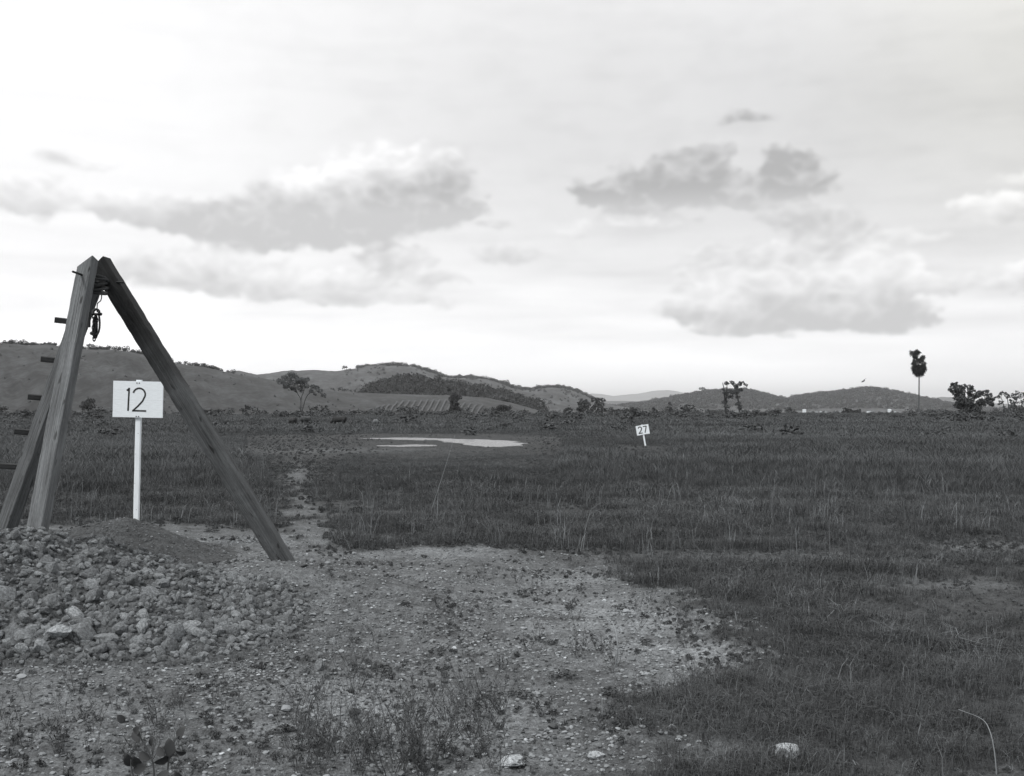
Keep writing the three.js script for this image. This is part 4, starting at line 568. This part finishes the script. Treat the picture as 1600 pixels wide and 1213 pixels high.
{ // grass
  const R = rng(1001), nearS = [], midS = [], farS = [];
  bands([[4.3, 9, 620], [9, 16, 330], [16, 30, 230], [30, 60, 85], [60, 120, 20], [120, 260, 3.6], [260, 430, 1.1]], R, (x, z, r) => {
    const b = bareAt(x, z), pd = pondSide(x, z); if (pd > -0.35) return; if (heapH(x, z) > 0.02 || moundH(x, z) > 0.06) return;
    const patchy = fbm(x / 1.6, z / 1.6, 3), dry = spot(DRY, x, z), tall = fbm(x / 6 + 50, z / 6, 2); if (R() < b * (patchy > 0.12 ? 0.9 : 1.08) + (r < 22 ? clamp((0.06 - patchy) * 1.9, 0, 0.8) : 0) + dry * 0.55) return;
    let h = r < 12 ? mix(0.09, 0.14, ss(5, 12, r)) : mix(0.13, 0.25, ss(13, 30, r)); h *= (1 + 0.5 * tall + 0.45 * patchy + (r < 20 ? 0.5 : 0.25) * n2(x * 2.6, z * 2.6)) * (0.55 + 0.55 * R() + 0.35 * R() * R()) * (1 - 0.5 * dry); if (r > 100) h *= mix(1, 0.7, ss(100, 220, r)); { const k = ss(-14, -4, pd + 3 * n2(x / 4, z / 4)); if (R() < 0.4 * k) return; h *= mix(1, 0.4, k); }
    const px = 800 + x / -z * F; if (r > 24 && r < 90 && px > 380 && px < 880) h *= mix(0.3, 1, ss(62, 85, r)) ; if (r > 100 && r < 150 && px > 420 && px < 640) h *= 1.35; if (r > 36 && r < 50 && px > 960 && px < 1050) h *= 0.35;
    if (r < 24) h *= mix(0.75, 1, ss(-0.2, 0.1, patchy)) * (1 - 0.6 * b); if (r > 11 && r < 44 && px > 425 && px < 530) { if (R() < 0.2) return; h *= 0.6; }
    const tone = (0.07 + 0.028 * patchy + 0.06 * dry + 0.03 * fbm(x / 30, z / 9, 3) + (r > 40 ? 0.025 * fbm(x / 9, z / 7 + 3, 2) : 0)) * (r < 30 ? 0.3 + R() * 1.5 * R() + 0.3 * R() : 0.88 + R() * 0.24) + (R() < (r < 30 ? 0.035 : 0.012) ? 0.1 : 0);
    const s = [x, ground(x, z), z, R() * 6.28, h * (r < 30 ? 1.1 : r < 60 ? 1.9 : r < 120 ? 3 : 5), h, tone, (R() - .5) * .2, (R() - .5) * .2]; (r < 22 ? nearS : r < 75 ? midS : farS).push(s);
  });
  scatter('grass', 'short matted grass of the near plain', 'grass', [1, 2, 3, 4].map((i) => tuftGeo(i, { n: 14, width: 0.011, spread: 0.6, lean: 1.15, droop: 0.9 })), white(), nearS);
  scatter('tall_grass', 'dark grass and weeds of the middle plain', 'grass', [5, 6, 7].map((i) => tuftGeo(i, { n: 22, width: 0.009, spread: 0.7, lean: 0.55, droop: 0.4 })), white(), midS);
  scatter('far_grass', 'dark grass of the far plain', 'grass', [8, 9].map((i) => tuftGeo(i, { n: 26, width: 0.016, spread: 0.8, lean: 0.35, droop: 0.4 })), white(), farS);
  const stalks = []; bands([[4.3, 9, 14], [9, 18, 12], [18, 34, 7], [34, 70, 1.6]], R, (x, z, r) => { const px = 800 + x / -z * F; if (bareAt(x, z) > 0.35 || pondSide(x, z) > -10 || heapH(x, z) > 0 || moundH(x, z) > 0.05 || (r > 24 && px > 420 && px < 880) || fbm(x / 3 + 20, z / 3, 3) < -0.1) return; const h = (r < 12 ? 0.2 : 0.34) * (0.6 + 0.8 * R()); stalks.push([x, ground(x, z), z, R() * 6.28, h, h, R() < 0.6 ? 0.05 + 0.05 * R() : 0.1 + 0.12 * R(), (R() - .5) * .4, (R() - .5) * .4]); });
  scatter('grass_stalk', 'thin tall stalks standing above the grass', 'grass', [21, 22, 23].map((i) => tuftGeo(i, { n: 6, width: 0.007, spread: 0.25, lean: 0.5, droop: 0.9 })), white(), stalks);
  // low scrub that speckles the far plain
  const scrub = []; bands([[60, 140, 0.012], [140, 420, 0.012], [420, 1500, 0.0008]], R, (x, z, r) => { if (pondSide(x, z) > -3 || fbm(x / 50, z / 22, 3) < -0.05) return; const px = 800 + x / -z * F, lowOnes = r > 130 && px > 1235 && px < 1415; const s = (0.35 + R() * 0.9) * (lowOnes ? (r > 420 ? 1.2 : 0.6) : r > 420 ? 3 : r > 140 ? 1.1 : .6); scrub.push([x, ground(x, z) - 0.05, z, R() * 6.28, s * 1.5, s, 0.045 + R() * 0.04]); });
  scatter('scrub', 'low scrub speckling the far plain', 'scrub', clumpGeos, white(), scrub);
}
{ // small-leaved ground cover, straw and gravel
  const R = rng(2002), leafSpots = [], straw = [], peb = [];
  const coverGeo = [1, 2, 3].map((i) => { const r = rng(60 + i); return leafGeo([[0, .35, 0, .7], [.35, .25, .2, .5], [-.3, .3, -.25, .5]], r, 0.2, 22, 0.5); });
  bands([[4.3, 9, 420], [9, 16, 260], [16, 34, 60], [34, 70, 10]], R, (x, z, r) => { const b = bareAt(x, z); if (heapH(x, z) > 0.03 || moundH(x, z) > 0.1) return; if (r > 30) { const px = 800 + x / -z * F; const e = ss(500, 600, px + 40 * n2(x / 3, z / 3)) * (1 - ss(800, 900, px)); if (R() < 0.93 * e) return; } if (r > 12 && b > 0.5 && R() < 0.8) return; const p = fbm(x / 0.8 + 7, z / 0.8, 3); const edge = 1 - Math.abs(b - 0.5) * 2; if (R() > (b > 0.6 ? 0.55 * ss(0.0, 0.35, p) + (x < 0.3 && r < 7.2 ? 0.12 : 0) : 0.3 + 0.5 * ss(-0.1, 0.3, p)) + 0.4 * edge) return; const s = (0.008 + R() * R() * 0.04 + (r > 12 ? 0.02 : 0)) * (r > 34 ? 1.7 : r > 16 ? 1.5 : 1); leafSpots.push([x, ground(x, z), z, R() * 6.28, s, s * (0.8 + R()), 0.04 + R() * 0.06]); });
  scatter('ground_cover', 'small dark herbs creeping over soil and grass edge', 'ground cover', coverGeo, white(0.9), leafSpots);
  const strawGeo = [1, 2].map((i) => { const r = rng(80 + i), pos = []; for (let k = 0; k < 3; k++) { const a = r() * 6.28, l = 0.5 + r() * 0.5, x = (r() - .5), z = (r() - .5), c = Math.cos(a), s = Math.sin(a), w = 0.016; const y = [0.04, 0.14 + r() * .1, 0.05]; const P = [[-1, y[0]], [0, y[1]], [1, y[2]]].map(([t, yy]) => [x + c * l * t + (t === 0 ? s * 0.15 : 0), yy, z + s * l * t - (t === 0 ? c * 0.15 : 0)]); for (let j = 0; j < 2; j++) { const A = P[j], B = P[j + 1]; pos.push(A[0] - s * w, A[1], A[2] + c * w, A[0] + s * w, A[1], A[2] - c * w, B[0] + s * w, B[1], B[2] - c * w, A[0] - s * w, A[1], A[2] + c * w, B[0] + s * w, B[1], B[2] - c * w, B[0] - s * w, B[1], B[2] + c * w); } } return geoFrom(pos); });
  bands([[4.3, 8, 180], [8, 14, 70], [14, 22, 14]], R, (x, z, r) => { if (heapH(x, z) > 0.1) return; const b = bareAt(x, z); if (fbm(x / 1.1 + 3, z / 1.1 + 8, 3) < -0.12 * R()) return; const s = 0.02 + 0.04 * R() * R(); straw.push([x, ground(x, z) + (b < 0.5 ? 0.03 * R() : 0.002), z, R() * 6.28, s, s * (b < .5 ? 1.5 : 1), R() < 0.55 ? 0.05 + 0.05 * R() : 0.14 + 0.12 * R(), (R() - .5) * .4, (R() - .5) * .4]); });
  scatter('dead_straw', 'dead grass stalks littering the near ground', 'straw', strawGeo, white(), straw);
  bands([[4.3, 9, 1900], [9, 14, 700], [14, 18, 60]], R, (x, z, r) => { const b = bareAt(x, z); if (R() > b * (0.35 + 0.65 * ss(-0.25, 0.2, fbm(x / 0.7, z / 0.7 + 30, 3))) || heapH(x, z) > 0.12 || moundH(x, z) > 0.1) return; const s = 0.0025 + 0.014 * Math.pow(R(), 3.2) + (R() < 0.004 ? 0.02 : 0); peb.push([x, ground(x, z) + s * 0.3, z, R() * 6.28, s, s * 0.75, mix(0.05, 0.29, R()) + (R() < 0.03 ? 0.2 : 0)]); });
  scatter('gravel', 'fine gravel strewn over the bare soil', 'gravel', [rockGeo(90, 0), rockGeo(91, 1, .8)], white(), peb);
  // crumbs on the dark mound
  const crumbs = []; for (let i = 0; i < 5200; i++) { const x = MOUND[0] + (R() - .5) * 3.4, z = MOUND[1] + (R() - .4) * 2.2, h = moundH(x, z); if (h < 0.02) continue; const s = 0.003 + 0.012 * Math.pow(R(), 3); crumbs.push([x, ground(x, z) + h + s * .2, z, R() * 6, s, s, mix(0.06, 0.14, R()) + (R() < .02 ? .15 : 0)]); }
  scatter('soil_crumbs', 'crumbs of soil on the dark mound', 'soil', [rockGeo(92, 1, .8)], white(), crumbs);
}
// weeds: thin branching stems with few small leaves, each plant a thing
const stemMat = std(0.06, 0.9), weedLeaf = std(0.055, 0.85), dryMat = std(0.24, 0.9);
function weedGeo(seed, h, stems, leafy) {
  const R = rng(seed), tubes = [], lp = [];
  const leaf = (p, dir, s) => { const side = dir.clone().cross(V3(R() - .5, 1, R() - .5)).normalize().multiplyScalar(s * 0.3), tip = p.clone().addScaledVector(dir, s), mid = p.clone().addScaledVector(dir, s * 0.5).add(V3(0, s * .08, 0)); for (const q of [[p, mid.clone().add(side), tip], [p, tip, mid.clone().sub(side)]]) for (const v of q) lp.push(v.x, v.y, v.z); };
  const grow = (p0, dir, len, r, lvl) => { const ps = [p0.clone()], n = 6; let d = dir.clone(); for (let i = 0; i < n; i++) { d.add(V3((R() - .5) * .3, 0.06 * (R() - .3), (R() - .5) * .3)).normalize(); ps.push(ps[i].clone().addScaledVector(d, len / n)); } tubes.push(tube(ps, ps.map((_, i) => r * (1 - 0.65 * i / n)), 4));
    for (let i = 1; i <= n; i++) { if (lvl < 2 && R() < 0.38) grow(ps[i], d.clone().add(V3(R() - .5, R() * .3, R() - .5).multiplyScalar(1.5)).normalize(), len * (0.25 + 0.3 * R()), r * 0.6, lvl + 1); for (let k = 0; k < leafy; k++) if (R() < 0.6) leaf(ps[i].clone().lerp(ps[i - 1], R()), V3(R() - .5, R() * .5, R() - .5).normalize(), 0.006 + 0.012 * R()); } };
  for (let s = 0; s < stems; s++) { const a = R() * 6.28, l = 0.15 + 0.5 * R(); grow(V3(Math.cos(a) * .02, -0.02, Math.sin(a) * .02), V3(Math.cos(a) * l, 1, Math.sin(a) * l).normalize(), h * (0.55 + 0.5 * R()), 0.0016 + 0.0008 * R(), 0); }
  return [merge(tubes), lp.length ? geoFrom(lp) : null];
}
{
  const R = rng(3003), kinds = [];
  for (let k = 0; k < 9; k++) kinds.push(weedGeo(200 + k, [0.42, 0.32, 0.25, 0.36, 0.2, 0.28, 0.45, 0.18, 0.3][k], [3, 5, 5, 4, 6, 4, 3, 6, 5][k], [0, 1, 1, 0, 1, 1, 0, 2, 1][k]));
  const spots = []; const put = (px, py, k, s) => spots.push([px, py, k, s]);
  for (const [px, py, k, s] of [[700, 1118, 0, 1], [752, 1085, 6, .8], [560, 1115, 6, .9], [640, 1120, 3, 1], [590, 1150, 0, .9], [690, 1175, 3, .9], [180, 1105, 3, .8], [245, 1130, 1, .9], [120, 1085, 2, .9], [660, 1190, 1, 1.1], [530, 1170, 1, 1], [460, 1120, 3, .8], [735, 1150, 5, 1], [610, 1200, 8, 1.2], [500, 1205, 8, 1], [995, 950, 2, .6], [880, 965, 4, .6]]) put(px, py, k, s);
  for (let i = 0; i < 70; i++) { const px = 450 + 330 * Math.pow(R(), 0.8), py = 1020 + 190 * Math.sqrt(R()); put(px, py, Math.floor(R() * 9), 0.5 + 0.5 * R()); }
  for (let i = 0; i < 46; i++) put(-20 + R() * 520, 1080 + 130 * R(), [2, 4, 7, 5][i % 4], 0.4 + 0.35 * R());
  for (let i = 0; i < 40; i++) put(640 + R() * 440, 900 + 290 * R(), [4, 7, 2][i % 3], 0.4 + 0.4 * R());
  for (let i = 0; i < 22; i++) put(1060 + R() * 540, 960 + 240 * R(), [1, 3, 5, 8][i % 4], 0.45 + 0.35 * R());
  for (const [px, py, k, s] of spots) { const [x, z] = flat(px, py), o = base('weed', V3(x, ground(x, z), z), R() * 6.28); o.scale.setScalar(s); mesh('stem', kinds[k][0], stemMat, o); if (kinds[k][1]) mesh('foliage', kinds[k][1], weedLeaf, o); const [lab, grp] = px > 1060 ? ['spindly weed standing in the grass at the right foreground', 'weeds in the right-hand grass'] : px < 430 ? ['spindly weed on the soil in front of the stone heap', 'weeds below the stone heap'] : px < 800 && py > 1015 ? ['wiry weed in the thick patch at the bottom middle', 'weeds of the thick bottom patch'] : ['small weed growing on the open bare gravel', 'weeds on the bare gravel']; tag(o, lab, 'weed', grp); }
  // dark herb tufts dotted over bare ground
  const herb = [1, 2, 3].map((i) => leafGeo([[0, .5, 0, .8], [.5, .4, .3, .6], [-.45, .45, -.3, .6], [0.1, .8, -.1, .5]], rng(700 + i), 0.15, 16, 0.6));
  const hs = [[820, 928, .12], [905, 915, .07], [890, 948, .08], [970, 948, .09], [760, 880, .06], [660, 878, .05], [555, 995, .07], [620, 925, .05], [690, 1010, .06], [815, 1080, .09], [880, 1050, .1], [950, 1075, .08], [640, 840, .1], [140, 1130, .08], [440, 1130, .07], [470, 1160, .06], [330, 835, .12], [365, 850, .09], [1010, 1000, .07], [860, 1005, .06], [700, 940, .06], [385, 862, .08], [960, 1078, .06], [985, 905, .07], [300, 1080, .05], [400, 1040, .06]];
  hs.forEach(([px, py, s], i) => { const [x, z] = flat(px, py), m = mesh('herb_tuft', herb[i % 3], std(0.065, 0.9)); m.position.set(x, ground(x, z) - 0.005, z); m.scale.set(s, s * 0.6, s); m.rotation.y = i; tag(m, 'small dark herb tuft growing on the bare gravelly soil', 'herb', 'herb tufts on the bare soil'); });
  // dry pale stalks
  const stalk = (pts, r, label) => { const ps = pts.map(([px, py, d]) => at(px, py, d)); const [gx, gz] = [ps[0].x, ps[0].z], o = base('dry_stalk', V3(gx, ground(gx, gz), gz)); const loc = ps.map((p) => p.sub(o.position)); loc[0].y = -0.02; const c = new THREE.CatmullRomCurve3(loc).getPoints(16); mesh('stem', tube(c, c.map((_, i) => r * (1 - 0.6 * i / 16)), 5, 0.3), dryMat, o); tag(o, label, 'dry stalk'); };
  const dOf = (py) => EYE * F / (py - HORIZON);
  stalk([[961, 1036, dOf(1036)], [965, 1015, dOf(1038)], [963, 990, dOf(1036)], [956, 972, dOf(1030)], [938, 957, dOf(1024)]], 0.005, 'curved pale dry stalk standing on the bare gravel');
  stalk([[940, 1130, dOf(1130)], [941, 1105, dOf(1130)], [940, 1084, dOf(1130)]], 0.0028, 'short straight pale stalk below the curved one');
  stalk([[1558, 1216, dOf(1216)], [1554, 1175, dOf(1216)], [1547, 1143, dOf(1214)], [1536, 1125, dOf(1208)], [1498, 1109, dOf(1204)]], 0.003, 'long arching pale stalk at the bottom edge of the grass');
  stalk([[1152, 972, dOf(972)], [1150, 963, dOf(972)], [1149, 955, dOf(972)]], 0.006, 'short white stalk in the grass right of the bare patch');
  stalk([[1460, 1106, dOf(1106)], [1461, 1098, dOf(1106)], [1455, 1092, dOf(1106)]], 0.004, 'short bent white stalk in the grass');
  stalk([[671, 806, dOf(806)], [690, 748, dOf(806)], [711, 680, dOf(806)]], 0.0042, 'long thin pale cane leaning in front of the pond');
}
{ // broad-leaved weed close to the camera at the lower left
  const d = 3.35, R = rng(4004), p = at(242, 1300, d); p.y = ground(p.x, p.z); const o = base('broadleaf_weed', p), lc = (px, py, dz = 0) => at(px, py, d).sub(p).add(V3(0, 0, dz)), lm = std(0.035, 0.8);
  const stem = (pts) => { const c = new THREE.CatmullRomCurve3(pts).getPoints(14); mesh('stem', tube(c, c.map((_, i) => 0.004 * (1 - 0.5 * i / 14)), 6), stemMat, o); };
  stem([V3(0, -.02, 0), lc(250, 1260), lc(262, 1200), lc(268, 1165), lc(279, 1150)]); stem([V3(0, -.02, 0.02), lc(225, 1260), lc(206, 1205), lc(204, 1172)]); stem([V3(0, -.02, -.02), lc(240, 1250), lc(238, 1190), lc(218, 1150)]); stem([V3(0.02, -.02, 0), lc(262, 1240), lc(262, 1200)]);
  const leaf = (px, py, L, Wd, ang) => { const s = new THREE.Shape(); s.moveTo(0, 0); s.bezierCurveTo(Wd, L * .2, Wd, L * .75, 0, L); s.bezierCurveTo(-Wd, L * .75, -Wd, L * .2, 0, 0); const g = new THREE.ShapeGeometry(s, 8), ps = g.attributes.position; for (let i = 0; i < ps.count; i++) ps.setZ(i, 0.35 * Math.abs(ps.getX(i)) + 0.15 * Math.sin(ps.getY(i) / L * 3) * L); g.rotateX((R() - .5) * 1.2); g.rotateY((R() - .5) * 1.4); g.rotateZ(ang); const q = lc(px, py, (R() - .5) * .05); g.translate(q.x, q.y, q.z); g.computeVertexNormals(); mesh('leaf', g, lm, o); };
  for (const [px, py, L, w, a] of [[204, 1200, .055, .02, .3], [206, 1182, .045, .02, -2.6], [203, 1210, .04, .017, 2.9], [218, 1160, .045, .018, .4], [236, 1172, .04, .016, -.4], [240, 1192, .06, .02, -1.2], [232, 1190, .045, .018, 1.2], [269, 1182, .06, .022, .1], [266, 1200, .055, .022, 2.8], [272, 1206, .06, .022, -2.5], [279, 1158, .045, .02, -.3], [262, 1178, .04, .018, 1], [276, 1170, .04, .016, -1.4], [194, 1130, .035, .015, .8], [212, 1146, .03, .013, -.6], [210, 1206, .05, .02, -1]]) leaf(px, py, L, w, a);
  tag(o, 'dark broad-leaved weed close by at the bottom left of the picture', 'weed');
}
renderer.render(scene, camera);
